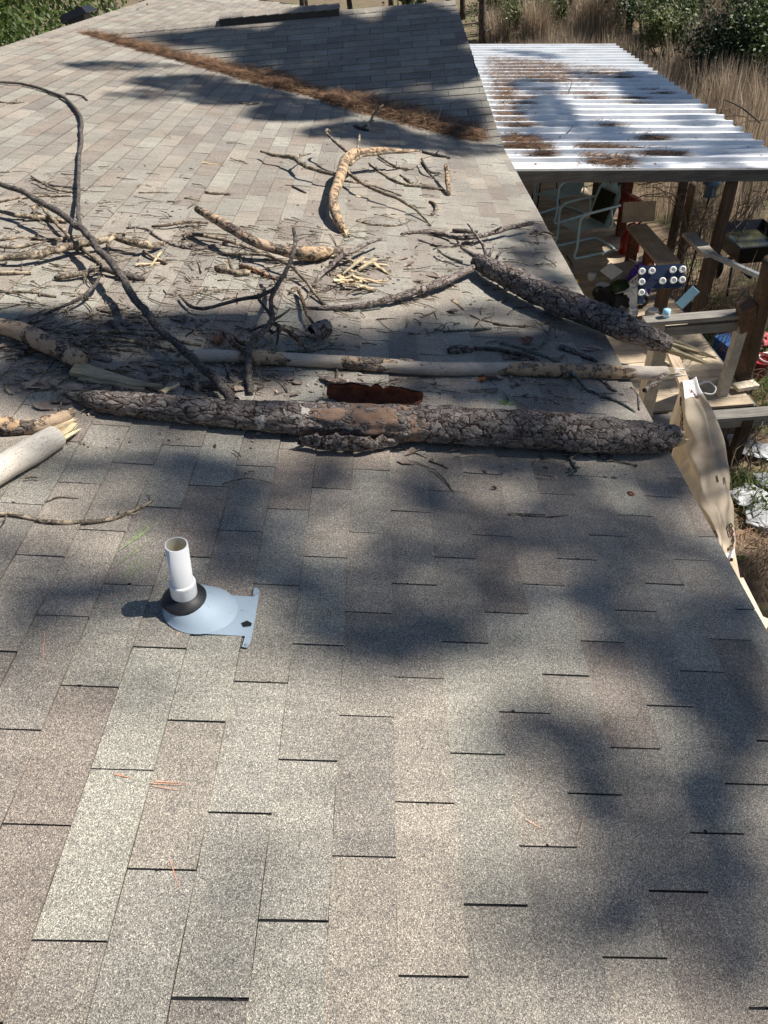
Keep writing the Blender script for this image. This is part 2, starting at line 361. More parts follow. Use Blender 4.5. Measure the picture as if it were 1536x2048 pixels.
# ------------------------------------------------------------------ the house
house = empty('house', (0, 4, -3.1), 'house with sloping grey-brown asphalt shingle roof and a cross gable', 'house')
EAVE_U = 8.38; RIDGE_U = -30.3; V0, V1 = -14, 125
FR = Matrix((rdir(Vector((1, 0, 0))), Vector((0, 1, 0)), RN)).transposed().to_4x4()     # main roof frame (local metres)
# cross gable: valley foot F, junction J, ridge end
J = r2w(-28, 72); Fp = r2w(8.3, 50.2)
a108 = R(10.8); xe = Vector((math.cos(a108), 0, math.sin(a108)))
xe_w = rdir(xe).normalized()
RE = J + xe_w * (34.2 * E_)                    # cross ridge end
dn = (Fp - J); dn = (dn - xe_w * dn.dot(xe_w)).normalized()  # down-slope on the cross gable
cn = dn.cross(xe_w).normalized()
if cn.z < 0: cn = -cn
FC = Matrix.Translation(J) @ Matrix((dn, xe_w, cn)).transposed().to_4x4()
LC = (Fp - J).dot(dn)                          # slope length of the cross gable
vdir2 = Vector((36.3, -21.8))
def under_cross(u, v):
    "inside the triangle covered by the cross gable"
    if u < -28: return False
    h = (u + 28) / 36.3 * 21.8
    return 72 - h + 1.5 < v < 72 + h * 0.97 - 1.0
def surf(x, y):
    "roof point, cross gable or main slope, seen at a photo position"
    p = pr(x, y); u = (p.dot(rdir(Vector((1, 0, 0))))) / E_; v = p.y / E_
    if v > 72 - (u + 28) / 36.3 * 21.8 and u > -28:
        d = ray(x, y); s = (J - CAMP).dot(cn) / d.dot(cn); return CAMP + d * s, cn
    return p, RN

# sheathing
mb = MB()
def deckpoly(pts, nrm, th):
    b = [Vector(p) for p in pts]; t = [p - nrm * th for p in b]; n = len(b)
    mb.add(b + t, [tuple(range(n)), tuple(range(2 * n - 1, n - 1, -1))] + [(i, i + n, (i + 1) % n + n, (i + 1) % n) for i in range(n)])
deckpoly([r2w(RIDGE_U, V0), r2w(EAVE_U, V0), r2w(EAVE_U, V1), r2w(RIDGE_U, V1)], RN, 0.03)
main_deck = mb.build('main_roof_slope', M_FELT, house)
mb = MB()
deckpoly([J + dn * 0, Fp, RE + dn * LC * 1.0, RE], cn, 0.03)
mb.v[2] = tuple(Fp + (Fp - (J + dn * LC)) * 0.0 + xe_w * 0.02); 
cross_deck = None
mb = MB()
ridge_end = RE
rake_foot = Fp + xe_w * 0.03
mb.add([J, Fp, rake_foot, RE, J - cn * .03, Fp - cn * .03, rake_foot - cn * .03, RE - cn * .03], [(0, 1, 2, 3), (7, 6, 5, 4), (1, 5, 6, 2), (2, 6, 7, 3), (3, 7, 4, 0)])
cross_deck = mb.build('cross_gable_slope', M_FELT, house)
# back slope of the cross gable, far slope of the main roof, walls
mb = MB()
bk = r2w(8.3, 72 + 21.8)
mb.add([J, RE, bk], [(0, 1, 2)]); mb.build('cross_gable_back_slope', M_SH, house)
mb = MB()
RT0, RT1 = r2w(RIDGE_U, V0), r2w(RIDGE_U, V1)
fd = Vector((-math.cos(A12), 0, -math.sin(A12)))
mb.quad(RT0, RT1, RT1 + fd * 5.6, RT0 + fd * 5.6); mb.build('far_roof_slope', M_SH, house)
mb = MB()
ev0, ev1 = r2w(EAVE_U, V0), r2w(EAVE_U, V1)
mb.beam(ev0 + Vector((-0.03, 0, -0.12)), ev1 + Vector((-0.03, 0, -0.12)), 0.03, 0.15)
mb.build('fascia_board', M_FASC, house)
mb = MB(); mb.beam(ev0 + Vector((0.005, 0, -0.018)), ev1 + Vector((0.005, 0, -0.018)), 0.012, 0.03); mb.build('drip_edge', M_STEEL, house)
wx = ev0.x - 0.35; wl = RT0.x + fd.x * 5.3
nb = 20; bh = (3.1 - 0.45) / nb
for k in range(nb):
    mb = MB(); z = -3.1 + (k + 0.5) * bh
    m = Matrix.Rotation(-0.06, 3, 'Y')
    mb.box((wx, (V0 + V1) / 2 * E_, z), (0.014, (V1 - V0) * E_ - 0.4, bh * 1.08), m)
    mb.build('siding_board', M_SIDING, house)
mb = MB(); c = (wx + wl) / 2
mb.box((c - 0.02, (V0 + V1) / 2 * E_, -1.83), (wx - wl - 0.04, (V1 - V0) * E_ - 0.42, 2.5)); mb.build('wall', M_SIDING, house)

# shingle tabs --------------------------------------------------
TL = TAB * E_
def tab_geo(mb, x0, x1, y0, y1, seed=0, base=0.0, T=0.0065, frame=None, sub=3):
    "one tab: high at its butt (x1), thin at x0; cut-out gap on its right"
    r = random.Random(seed); x0 = x0 + (0.0009 if y0 < 2.2 else 0.0016); g = 0.0023; j = lambda s=0.0012: r.uniform(-s, s)
    ya, yb = y0 + g + j(), y1 - g + j(); xb = x1
    top = []; bot = []
    lift = T + r.uniform(-0.0012, 0.002)
    for k in range(sub + 1):
        t = k / sub; y = ya + (yb - ya) * t; w_ = j(0.0012)
        bow = r.uniform(0, 0.0012)
        top.append((x0, y, 0.0008 + base)); bot.append((xb + w_, y, lift + bow + base))
    vs = top + bot + [(p[0], p[1], 0.0002 + base) for p in bot] + [(x0, ya, base), (x0, yb, base)]
    n = sub + 1; fs = []
    for k in range(sub):
        fs.append((k, n + k, n + k + 1, k + 1)); fs.append((n + k, 2 * n + k, 2 * n + k + 1, n + k + 1))
    fs.append((0, 3 * n, 2 * n, n)); fs.append((n - 1, 2 * n - 1, 3 * n - 1, 3 * n + 1))
    if frame is not None: vs = [frame @ Vector(p) for p in vs]
    mb.add(vs, fs)
variants = []
for k in range(10):
    mb = MB(); tab_geo(mb, 0, E_, 0, TL, 100 + k); variants.append(mb.mesh('shingle', M_SH))
tabs = []
for c in range(int(RIDGE_U) - 1, 9):
    v = math.floor((V0 - OFF * c) / TAB)
    jit = rnd.uniform(-0.03, 0.03)
    while (v + OFF * c) * TAB < V1:
        y0 = ((v + OFF * c) * TAB + jit); v += 1
        x0, x1 = c, c + 1
        if x0 < RIDGE_U: x0 = RIDGE_U
        if x1 > EAVE_U: x1 = EAVE_U + 0.12
        if y0 < V0 or y0 + TAB > V1 or under_cross(x0 + .5, y0 + TAB / 2) and under_cross(x0 + .5, y0 - .5) and under_cross(x0 + .5, y0 + TAB + .5): continue
        p = r2w((x0 + x1) / 2, y0 + TAB / 2); dd = p - CAMP; zf = dd.dot(cf)
        vis = False
        if zf > 0.2:
            px_, py_ = 768 + FPX * dd.dot(cr) / zf, 1024 + FPX * dd.dot(cd) / zf
            vis = -60 < px_ < 1600 and -60 < py_ < 2200
        tabs.append((0 if vis else 1, dd.length, x0, x1, y0))
tabs.sort()
field = MB()
blob = MB(); rb = random.Random(77)
for i, (nv, L, x0, x1, y0) in enumerate(tabs):
    if nv == 0 and L < 4.5 and rb.random() < .55:
        for _ in range(rb.choice((1, 1, 2))):
            c_ = FR @ Vector(((x0 + rb.uniform(.25, .95)) * E_, y0 * E_ + rb.uniform(-.002, .003), .005)); r_ = rb.uniform(.003, .006); a1_ = rdir(Vector((1, 0, 0))); a2_ = Vector((0, 1, 0))
            blob.add([c_ + a1_ * r_ * rb.uniform(.6, 1.5) * math.cos(k * 1.047) + a2_ * r_ * rb.uniform(.5, 1.1) * math.sin(k * 1.047) + RN * .0014 for k in range(6)], [(0, 1, 2, 3, 4, 5)])
    if nv == 0 and i < 300:
        full = abs(x1 - x0 - 1) < 1e-6
        if full: o = bpy.data.objects.new('shingle', variants[rnd.randrange(10)])
        else:
            mb = MB(); tab_geo(mb, 0, (x1 - x0) * E_, 0, TL, i); o = bpy.data.objects.new('shingle', mb.mesh('shingle', M_SH))
        COL.objects.link(o); o.parent = main_deck
        o.matrix_parent_inverse = wm(main_deck).inverted()
        o.matrix_basis = FR @ Matrix.Translation((x0 * E_, y0 * E_, 0.001))
    else:
        tab_geo(field, x0 * E_, x1 * E_, y0 * E_, y0 * E_ + TL, i, 0.001, frame=FR, sub=1)
tag(field.build('shingle_field', M_SH, main_deck), kind='stuff')
tag(blob.build('sealant_dots', M_FELT, main_deck), kind='stuff')
# cross gable tabs
lr = (RE - J).length
field = MB(); nrow = int(LC / E_) + 1
cn_t = 0
for r_ in range(nrow + 1):
    x1 = LC - (nrow - r_ - 0.98) * E_; x0 = x1 - E_
    if x1 < 0.05: continue
    off = (r_ * 0.5 % 1) * TL + rnd.uniform(-.01, .01)
    q = -1
    for q in range(-1, 40):
        y0 = q * TL + off
        # valley: y at slope distance x ;   rake: y
        fy = (Fp - J).dot(xe_w) * (x1 / LC); ry = lr + (((Fp - J).dot(xe_w) + 0.03) - lr) * ((x0 + x1) / 2 / LC)
        if y0 + TL < fy - 0.25 or y0 > ry: continue
        y1 = min(y0 + TL, ry + 0.01)
        if y1 - y0 < 0.03: continue
        tab_geo(field, x0, x1, y0, y1, 5000 + cn_t, 0.001, frame=FC, sub=1); cn_t += 1
tag(field.build('shingle_field', M_SH, cross_deck), kind='stuff')
# ridge caps
def caps(p0, p1, nl, nr, wdt, parent, mat, lift=0.004):
    d = (p1 - p0); L = d.length; d.normalize(); n = int(L / E_)
    for k in range(n):
        a = p0 + d * (k * L / n); b = p0 + d * ((k + 1) * L / n + 0.01)
        up = Vector((0, 0, 1)); l1, l2 = lift, lift + 0.009
        mb = MB(); j = rnd.uniform(-0.006, 0.006); w_ = wdt
        mb.add([a + up * l1, b + up * l2, b + up * l2 + nl * w_, a + up * l1 + nl * w_, b + up * l2 + nr * w_, a + up * l1 + nr * w_,
                b + up * (l2 - .008), b + up * (l2 - .008) + nl * w_, b + up * (l2 - .008) + nr * w_, a + up * (l1 - .006) + nl * w_, a + up * (l1 - .006) + nr * w_],
               [(0, 1, 2, 3), (0, 5, 4, 1), (1, 6, 7, 2), (1, 4, 8, 6), (2, 7, 9, 3), (5, 10, 8, 4)])
        mb.build('ridge_cap', mat, parent)
sx = Vector((math.cos(A12), 0, -math.sin(A12)))
caps(r2w(RIDGE_U, 30), r2w(RIDGE_U, V1 - 1), sx, fd, 0.135, house, M_CAP)
bdn = (bk - J); bdn = (bdn - xe_w * bdn.dot(xe_w)).normalized()
caps(J - xe_w * 0.2, RE, dn, bdn, 0.135, house, M_CAP)
# ridge vent
va, vb = J + xe_w * (12.9 * E_), J + xe_w * (23.8 * E_)
vent = empty('ridge_vent', (va + vb) / 2, 'raised black ridge vent topped with shingle caps along the cross gable ridge', 'roof vent')
mb = MB()
for s_, off in ((dn, 0.13), (bdn, 0.13)):
    mb.beam(va + s_ * off + Vector((0, 0, 0.035)), vb + s_ * off + Vector((0, 0, 0.035)), 0.012, 0.075)
mb.add([va + dn * .13 + Vector((0, 0, .07)), va + dn * .13, va, va + Vector((0, 0, .07)), va + bdn * .13, va + bdn * .13 + Vector((0, 0, .07))], [(0, 1, 2, 3), (3, 2, 4, 5)])
mb.add([vb + dn * .13 + Vector((0, 0, .07)), vb + dn * .13, vb, vb + Vector((0, 0, .07)), vb + bdn * .13, vb + bdn * .13 + Vector((0, 0, .07))], [(0, 1, 2, 3), (3, 2, 4, 5)])
mb.build('vent_body', M_BLACK, vent)
caps(va + Vector((0, 0, .075)), vb + Vector((0, 0, .075)), dn, bdn, 0.15, vent, M_CAP)
# box vent behind the main ridge
rv = ray(156, 31); bp = CAMP + rv * ((RT0.x - 0.40 - CAMP.x) / rv.x)
bv = empty('box_vent', bp, 'black metal box vent poking up behind the main ridge', 'roof vent')
mb = MB(); mb.box(bp + Vector((0, 0, -0.16)), (0.28, 0.28, 0.34)); mb.build('vent_neck', M_BLACK, bv)
mb = MB(); 
for k in range(1): mb.box(bp + Vector((0, 0, 0.03)), (0.46, 0.5, 0.09), Matrix.Rotation(-A12, 3, 'Y').to_3x3(), 0.25)
mb.build('vent_hood', M_BLACK, bv)

# ------------------------------------------------------------------ vent pipe through the roof
def rp(u, v, n=0.0): return r2w(u, v, n)
PB = Vector((-4.22, 6.13, 0)); PT = Vector((-4.28, 6.20, 1.76))
pv = empty('vent_pipe', r2w(*PB), 'short white plastic vent pipe with black rubber collar on pale metal flashing', 'vent pipe')
ax = (r2w(*PT) - r2w(*PB)).normalized(); b0 = r2w(*PB); Lp = (r2w(*PT) - b0).length
mb = MB(); ro, ri = 0.030, 0.0265
mb.lathe(b0, [(ro, 0.0), (ro, Lp), (ri, Lp)], ax, 32); mb.build('pipe', M_PVC, pv).data.polygons.foreach_set('use_smooth', [True] * 32 + [False] * 32)
mb = MB(); mb.lathe(b0, [(ri, Lp - 0.0005), (ri, 0.05)], ax, 32); mb.build('pipe_bore', M_PVCIN, pv, True)
mb = MB(); mb.lathe(b0, [(0.030, 0.112), (0.0352, 0.110), (0.0365, 0.106), (0.0365, 0.062), (0.030, 0.060)], ax, 40); mb.build('coupling', M_PVC, pv)
nv_ = RN
fc = r2w(-3.80, 6.05)      # cone centre
mb = MB(); prof = []
for t, rr in ((0.011, 0.098), (0.013, 0.094), (0.026, 0.083), (0.040, 0.070), (0.052, 0.056)): prof.append((rr, t))
cone_ax = RN
mb_v = []
n = 40
ud = rdir(Vector((1, 0, 0)))
for i, (rr, h) in enumerate(prof):
    cc = fc.lerp(b0, (h / 0.052) ** 0.8) + RN * h
    for k in range(n):
        a_ = 2 * math.pi * k / n
        mb_v.append(cc + (ud * math.cos(a_) * rr * (1.08 if i < 2 else 1) + Vector((0, 1, 0)) * math.sin(a_) * rr * 0.92))
F_ = [(i * n + k, i * n + (k + 1) % n, (i + 1) * n + (k + 1) % n, (i + 1) * n + k) for i in range(len(prof) - 1) for k in range(n)]
mb.add(mb_v, F_); mb.build('flashing_cone', M_FLASH, pv, True)
mb = MB(); mb.lathe(b0, [(0.062, 0.036), (0.065, 0.042), (0.060, 0.050), (0.044, 0.060), (0.034, 0.066), (0.031, 0.066)], (ax + RN * 0.5).normalized(), 32); mb.build('rubber_collar', M_RUB, pv, True)
mb = MB(); out = [(330, 1232), (352, 1195), (385, 1185), (505, 1193), (508, 1176), (515, 1175), (519, 1182), (513, 1220), (506, 1262), (500, 1288), (493, 1295), (484, 1293), (486, 1287), (490, 1272), (420, 1268), (385, 1264), (350, 1250)]
top = [pr(x, y, 0.0105) for x, y in out]; bot = [p - RN * 0.0035 for p in top]; n = len(out)
mb.add(top + bot, [tuple(range(n))] + [(i, (i + 1) % n, (i + 1) % n + n, i + n) for i in range(n)]); mb.build('flashing_plate', M_FLASH, pv)
mb = MB(); mb.add([pr(x, y, 0.0118) for x, y in [(482, 1246), (494, 1241), (504, 1246), (502, 1252), (486, 1254)]], [(0, 1, 2, 3, 4)]); mb.build('mastic_patch', M_BLACK, pv)
for (cx, cy) in ((508, 1190), (388, 1259), (492, 1290)):
    mb = MB(); mb.lathe(pr(cx, cy, 0.0105), [(0.0052, 0), (0.0045, 0.002), (0.0, 0.0025)], RN, 10); mb.build('nail_head', M_STEEL, pv)

# ------------------------------------------------------------------ fallen branches
def bark_disp(seed, amp=0.12, fr=26, plates=True):
    sv = Vector((seed * 3.7, seed * 1.3, seed))
    def f(p, u, l, r, t):
        q = p * fr + sv
        a = noise.noise(q * 0.35) * 0.10 * r + noise.noise(q) * amp * 0.5 * r
        if plates:
            dd = noise.voronoi(Vector((p.x * fr * 0.9, p.y * fr * 2.0, p.z * fr * 2.0)) + noise.noise_vector(q * .8) * .5 + sv)[0]
            a += (min(dd[1] - dd[0], 0.30) - 0.12) * amp * 0.9 * r + noise.noise(q * 2.5) * amp * .35 * r
        return a
    return f
def path(pts):
    P = []; Rr = []
    for q in pts:
        x, y, rpx = q[:3]; rpx = rpx * .78 if rpx <= 12.6 else rpx; lift = q[3] if len(q) > 3 else 0.0
        p = pr(x, y, 0.03); r = rpx * depth(p) / FPX
        p = pr(x, y, r + lift + 0.004); P.append(p); Rr.append(r)
    return P, Rr
bid = [0]
def spikes(mb, c, d, r, L, n, seed):
    rr = random.Random(seed); d = d.normalized(); a = d.orthogonal().normalized(); b = d.cross(a)
    for k in range(n):
        an = rr.uniform(0, 6.28); q = rr.uniform(0.1, 0.75) * r; o = c + (a * math.cos(an) + b * math.sin(an)) * q - d * r * 0.6
        ln = L * rr.uniform(0.35, 1.0); tip = o + d * ln + (a * rr.uniform(-1, 1) + b * rr.uniform(-1, 1)) * r * 0.25
        wv = a * math.cos(an + 1.57) + b * math.sin(an + 1.57); w1 = r * rr.uniform(0.28, 0.6); tk = d.cross(wv) * r * 0.2
        mid = o.lerp(tip, 0.6)
        mb.add([o - wv * w1 - tk, o + wv * w1 - tk, o + wv * w1 + tk, o - wv * w1 + tk, mid - wv * w1 * .7 - tk * .6, mid + wv * w1 * .7 - tk * .6, mid + wv * w1 * .7 + tk * .6, mid - wv * w1 * .7 + tk * .6, tip],
               [(0, 1, 5, 4), (1, 2, 6, 5), (2, 3, 7, 6), (3, 0, 4, 7), (4, 5, 8), (5, 6, 8), (6, 7, 8), (7, 4, 8)])
def branch(name, label, cat, mat, pts, forks=(), group=None, splint=None, n=None, plates=False, amp=0.12, stubs=0):
    "pts: photo x, y, radius in photo pixels, lift in metres;  forks: list of (pts) as parts named twig"
    bid[0] += 1; P, Rr = path(pts)
    big = max(Rr) > 0.022
    n = n or (36 if big else 8)
    step = 0.012 if big else 0.03
    L = sum((P[i + 1] - P[i]).length for i in range(len(P) - 1))
    sub = max(2, min(40, int(L / len(P) / step)))
    mb = MB(); mb.tube(P, Rr, n, sub, disp=bark_disp(bid[0], amp if big else 0.18, 26 if big else 60, plates), wob=.0 if max(Rr) > .03 else .75)
    rr = random.Random(bid[0])
    parts = bool(forks) or bool(splint)
    if not big:
        for k in range(stubs + (1 if L > 0.5 else 0)):     # small side knots
            i = rr.randrange(len(P) - 1); t = rr.random(); q = P[i].lerp(P[i + 1], t); r = Rr[i]
            dv = (P[i + 1] - P[i]).normalized(); sd = dv.orthogonal().normalized(); sd.rotate(Matrix.Rotation(rr.uniform(0, 6.28), 3, dv))
            mb.tube([q, q + (sd + dv * rr.uniform(-.6, .6)) * r * rr.uniform(1.5, 4)], [r * 0.6, r * 0.3], 6, 1)
        if L > .22 and mat is not M_BK_BARE:
            for k in range(int(2 + L * 4)):
                i = rr.randrange(len(P) - 1); q = P[i].lerp(P[i + 1], rr.random()); r = min(Rr[i], .006); dv = (P[i + 1] - P[i]).normalized()
                sd = RN.cross(dv) * rr.choice((-1, 1)) + RN * rr.uniform(-.1, .5) + dv * rr.uniform(-.2, 1.2); sd.normalize(); ln = rr.uniform(.03, .14)
                m_ = q + sd * ln * .5 + RN * rr.uniform(-.1, .15) * ln; e_ = q + (sd + dv * rr.uniform(-.4, .7)).normalized() * ln
                hh = (e_ - CAMP).dot(RN) - (r2w(0, 0) - CAMP).dot(RN)
                if hh < .006: e_ = e_ + RN * (.006 - hh)
                mb.tube([q, m_, e_], [r * .5, r * .36, r * .16], 5, 3)
    if parts:
        t_ = empty(name, P[0], label, cat, group)
        mb.build('stem', mat, t_, True)
        for fpts in forks:
            m2 = mat
            if isinstance(fpts[0], bpy.types.Material): m2, fpts = fpts[0], fpts[1:]
            P2, R2 = path(fpts); mb = MB()
            if max(R2) > .6 * max(Rr) and len(fpts) < 6 and big or max(R2) > .028:
                bd = bark_disp(bid[0] + 50, 0.12, 26, True)
                mb.tube(P2, R2, 48, 16, cap=False, disp=lambda p, u, l, r, t: bd(p, u, l, r, t) * .45 - r * .4 * max(0, abs(2 * t - 1) - .5) / .5 + r * .16 * noise.noise(Vector((p.x * 14, p.y * 40, p.z * 40))) - .03 * r)
                mb.build('bare_patch', m2, t_, True)
            else:
                mb.tube(P2, R2, 8, 5, disp=bark_disp(bid[0] + 50, 0.18, 60, False), wob=.75); mb.build('twig', m2, t_, True)
        for s_ in (splint or []):
            end, L_, cnt, m2 = s_
            i = 0 if end == 0 else -1
            d = (P[0] - P[1]) if end == 0 else (P[-1] - P[-2])
            mb = MB(); rloc = max(Rr[i], (Rr[1] if end == 0 else Rr[-2]) * 0.6)
            spikes(mb, P[i], d, rloc, L_, cnt, bid[0] * 7 + end); mb.build('splintered_end', m2, t_)
        return t_
    o = mb.build(name, mat, None, True); return tag(o, label, cat, group)

B = branch
B('fallen_log', 'thickest fallen pine log with plated grey bark lying across the roof in front', 'log', M_BK_GREY,
  [(165, 796, 13), (190, 800, 19), (225, 805, 23), (300, 812, 25), (400, 822, 27), (520, 832, 29), (640, 838, 32), (760, 845, 34.5), (880, 850, 35.5), (1000, 856, 36), (1120, 864, 36.5), (1220, 872, 34), (1290, 876, 31), (1325, 875, 27), (1345, 872, 22)],
  splint=[(0, 0.13, 16, M_SLAB), (1, 0.10, 16, M_BK_GREY), (1, 0.17, 8, M_SLAB)], n=72, plates=True, amp=0.16,
  forks=[(M_WORN, (500, 831, 29.2, 0.0), (560, 835, 31.2, .0), (640, 840, 33.0, 0.0)), (M_ROT, (570, 836, 31.0, 0.0), (660, 841, 34.3, 0.0), (730, 845, 35.6, 0.0), (800, 849, 37.0, 0.0), (880, 852, 37.0, 0))])
B('fallen_branch', 'long dark leaning branch arcing up from the thick front log to the left edge', 'branch', M_BK_DARK,
  [(472, 805, 13, 0.02), (430, 760, 11, .04), (380, 715, 10.5, .06), (320, 660, 10, .08), (270, 600, 9.5, .10), (240, 550, 9, .11), (200, 500, 8.5, .12), (160, 455, 8, .13), (100, 415, 7, .14), (40, 383, 6, .15), (-20, 362, 5, .16)],
  forks=[((160, 452, 5, .12), (157, 425, 4.8, .09), (156, 380, 4.6, .055), (158, 330, 4.6, .03), (162, 270, 4.8, .02), (161, 232, 4.8, .015), (130, 197, 4, .01), (80, 176, 3.6, .01), (40, 167, 3.2, .01), (-10, 164, 3, .01))])
B('fallen_branch', 'long thin pale peeled pole lying across the roof just behind the thick log', 'branch', M_BK_PALE,
  [(345, 716, 10), (372, 713, 12.7), (400, 712, 12.8), (460, 713, 13), (520, 716, 13), (640, 722, 13), (760, 730, 13.4), (860, 738, 13.6), (960, 738, 13), (1080, 738, 13), (1200, 742, 12.8), (1290, 746, 14), (1330, 746, 13)],
  splint=[(1, 0.14, 9, M_SLAB), (1, 0.18, 7, M_BK_WHITE)], forks=[(M_BK_DARK, (672, 728, 4, .01), (673, 745, 4, .0), (670, 762, 3)), (M_BK_BARE, (965, 737, 13.9), (1040, 738, 14.1), (1140, 741, 13.9), (1240, 744, 14.0), (1312, 747, 14.4)), (M_BK_MIX, (640, 722, 13.9), (720, 727, 14.1), (800, 732, 14.3), (850, 736, 14.2)), (M_BK_BARE, (470, 714, 13.9), (520, 716, 14.2), (590, 720, 13.9)), (M_BK_GREY, (1335, 744, 8, .02), (1312, 765, 9, .01), (1290, 780, 7, .0))])
B('fallen_log', 'thick grey barked log on the right reaching past the roof edge, tip split', 'log', M_BK_GREY,
  [(953, 522, 14, .03), (985, 538, 18, .03), (1020, 556, 21, .03), (1060, 576, 23, .03), (1120, 602, 24, .03), (1180, 626, 24, .03), (1240, 652, 24, .03), (1285, 671, 22, .03), (1318, 683, 19, .03), (1338, 690, 15, .03)],
  splint=[(1, 0.12, 14, M_BK_GREY), (1, 0.34, 14, M_SLAB)], n=60, plates=True, amp=0.16,
  forks=[((965, 526, 12, .03), (925, 546, 11, .03), (880, 567, 10.5, .03), (840, 580, 10, .03), (780, 598, 9, .02), (720, 611, 8, .01), (660, 616, 7, 0), (610, 615, 4)),
         ((955, 516, 6, .04), (940, 505, 5, .06), (922, 493, 3.5, .08)), ((970, 515, 5, .04), (966, 492, 4, .07), (950, 470, 3.5, .09), (935, 448, 2, .1)),
         ((976, 515, 4.5, .04), (984, 498, 3.5, .06), (990, 488, 2, .07)), ((992, 522, 4.5, .05), (1000, 508, 3.5, .06), (1010, 500, 2, .07)),
         (M_BK_TAN, (1012, 582, 4, .05), (1028, 575, 4, .06), (1042, 566, 3, .07)), ((1092, 605, 6, .0), (1098, 622, 5, .0), (1104, 632, 3)), ((1246, 636, 10, .05), (1244, 624, 10, .06), (1240, 615, 6, .07))])
B('fallen_branch', 'forked orange-brown branch standing in a T shape below the needle-filled valley', 'branch', M_BK_BARE,
  [(716, 303, 8.5, .14), (703, 310, 11, .13), (690, 322, 12, .12), (683, 345, 12, .11), (674, 372, 12, .09), (667, 395, 12, .07), (669, 420, 12.5, .04), (679, 445, 11, .02), (688, 462, 9, .0)],
  splint=[(1, 0.09, 9, M_SPLINT)], stubs=2,
  forks=[((705, 306, 9, .13), (740, 303, 8.5, .13), (775, 301, 7, .13), (806, 303, 5, .13), (836, 301, 3, .13)),
         (M_BK_TAN, (700, 330, 3.5, .13), (722, 313, 3.5, .13), (763, 306, 3, .14), (811, 303, 2.2, .14)),
         (M_BK_TAN, (697, 308, 4, .14), (680, 293, 3.6, .17), (664, 278, 3.2, .19), (653, 265, 3, .21), (655, 260, 3, .21), (660, 264, 2, .2)),
         (M_BK_TAN, (715, 300, 3.5, .15), (717, 285, 3, .17), (719, 270, 2, .19)),
         (M_BK_TAN, (676, 350, 4.5, .08), (650, 345, 4.5, .08), (630, 338, 4.5, .08), (603, 329, 5, .08), (590, 319, 5.5, .07), (561, 312, 4.5, .06), (540, 308, 4, .06), (521, 303, 2.5, .05)),
         (M_BK_TAN, (592, 320, 4, .07), (596, 312, 3, .09), (601, 309, 2, .1)), (M_BK_TAN, (596, 318, 2, .07), (605, 310, 1.8, .07), (622, 307, 1.5, .06)),
         (M_BK_TAN, (690, 342, 4.5, .08), (722, 366, 4.2, .07), (763, 385, 4, .06), (800, 401, 3.6, .05), (823, 413, 3.4, .04), (842, 430, 3, .02), (862, 451, 2.4, .0)),
         (M_BK_TAN, (686, 362, 2.5, .04), (738, 369, 2.4, .02), (804, 392, 1.8, .0))])
B('fallen_log', 'stout orange-ended log slanting down toward the pale splinter pile', 'log', M_BK_MIX,
  [(394, 418, 8, .13), (433, 440, 10.5, .12), (474, 464, 12, .1), (515, 486, 12, .07), (560, 500, 12.5, .04), (605, 507, 13, .02), (650, 504, 12, .01), (685, 502, 9, 0)],
  splint=[(0, .02, 5, M_SPLINT), (1, .04, 6, M_SPLINT)], n=32, forks=[(M_BK_BARE, (397, 420, 8.6, .13), (433, 440, 11.0, .12), (470, 461, 12.2, .10)), (M_BK_BARE, (590, 506, 13.2, .022), (625, 507, 13.3, .018), (662, 504, 12.2, .01))])
B('fallen_branch', 'grey branch crossing over the right end of the orange-ended log', 'branch', M_BK_GREY,
  [(762, 478, 3, .05), (730, 490, 5, .06), (706, 500, 6, .06), (684, 512, 6.5, .05), (660, 532, 6, .03), (640, 553, 5, .01), (628, 572, 4)], stubs=2)
B('fallen_branch', 'thin bent branch running from the middle logs down to the smooth grey pole', 'branch', M_BK_TAN,
  [(440, 505, 3, .02), (480, 507, 4, .03), (528, 509, 4.5, .05), (555, 517, 5, .06), (577, 530, 5, .05), (600, 550, 4.5, .03), (620, 575, 4, .02), (648, 609, 4)], stubs=1)
B('fallen_branch', 'dark crooked branch rising upright from the smooth grey pole with many side twigs', 'branch', M_BK_DARK,
  [(500, 787, 9, .0), (498, 760, 9.5, .01), (497, 735, 10, .03), (496, 705, 10, .05), (506, 685, 9, .07), (527, 663, 8, .08), (546, 642, 7.5, .09), (543, 620, 6, .12), (542, 600, 5.5, .14), (553, 573, 5.2, .17), (568, 548, 5, .19), (582, 522, 5, .22), (589, 495, 4.8, .25), (591, 475, 4.5, .27), (587, 457, 4, .29)],
  forks=[(M_BK_RED, (494, 705, 8, .05), (472, 688, 7.5, .05), (448, 667, 6, .04)),
         ((360, 590, 3, .02), (366, 600, 4, .02), (380, 612, 4.5, .02), (406, 617, 4.5, .03), (440, 609, 4.5, .05), (480, 600, 5, .07), (520, 590, 5.5, .1), (550, 577, 5, .13)),
         (M_BK_RED, (546, 645, 5, .09), (574, 660, 5, .07), (596, 680, 4.5, .04), (612, 694, 4, .01)), ((545, 640, 4, .09), (530, 615, 4, .1), (520, 600, 4, .1), (516, 588, 3, .1)),
         ((547, 645, 4, .09), (520, 655, 4, .08), (498, 664, 3, .06)), ((556, 650, 4, .09), (556, 668, 3.4, .05), (553, 690, 3, .01)), ((548, 640, 4, .09), (566, 630, 3, .1), (580, 618, 2, .1)),
         (M_BK_RED, (597, 580, 5, .02), (605, 600, 4.5, .03), (612, 625, 4, .04), (625, 645, 4, .03)), ((540, 660, 4, .05), (548, 664, 3.5, .04), (570, 650, 3, .02)),
         (M_BK_RED, (497, 690, 8, .06), (482, 682, 7, .05), (470, 676, 4, .05))])
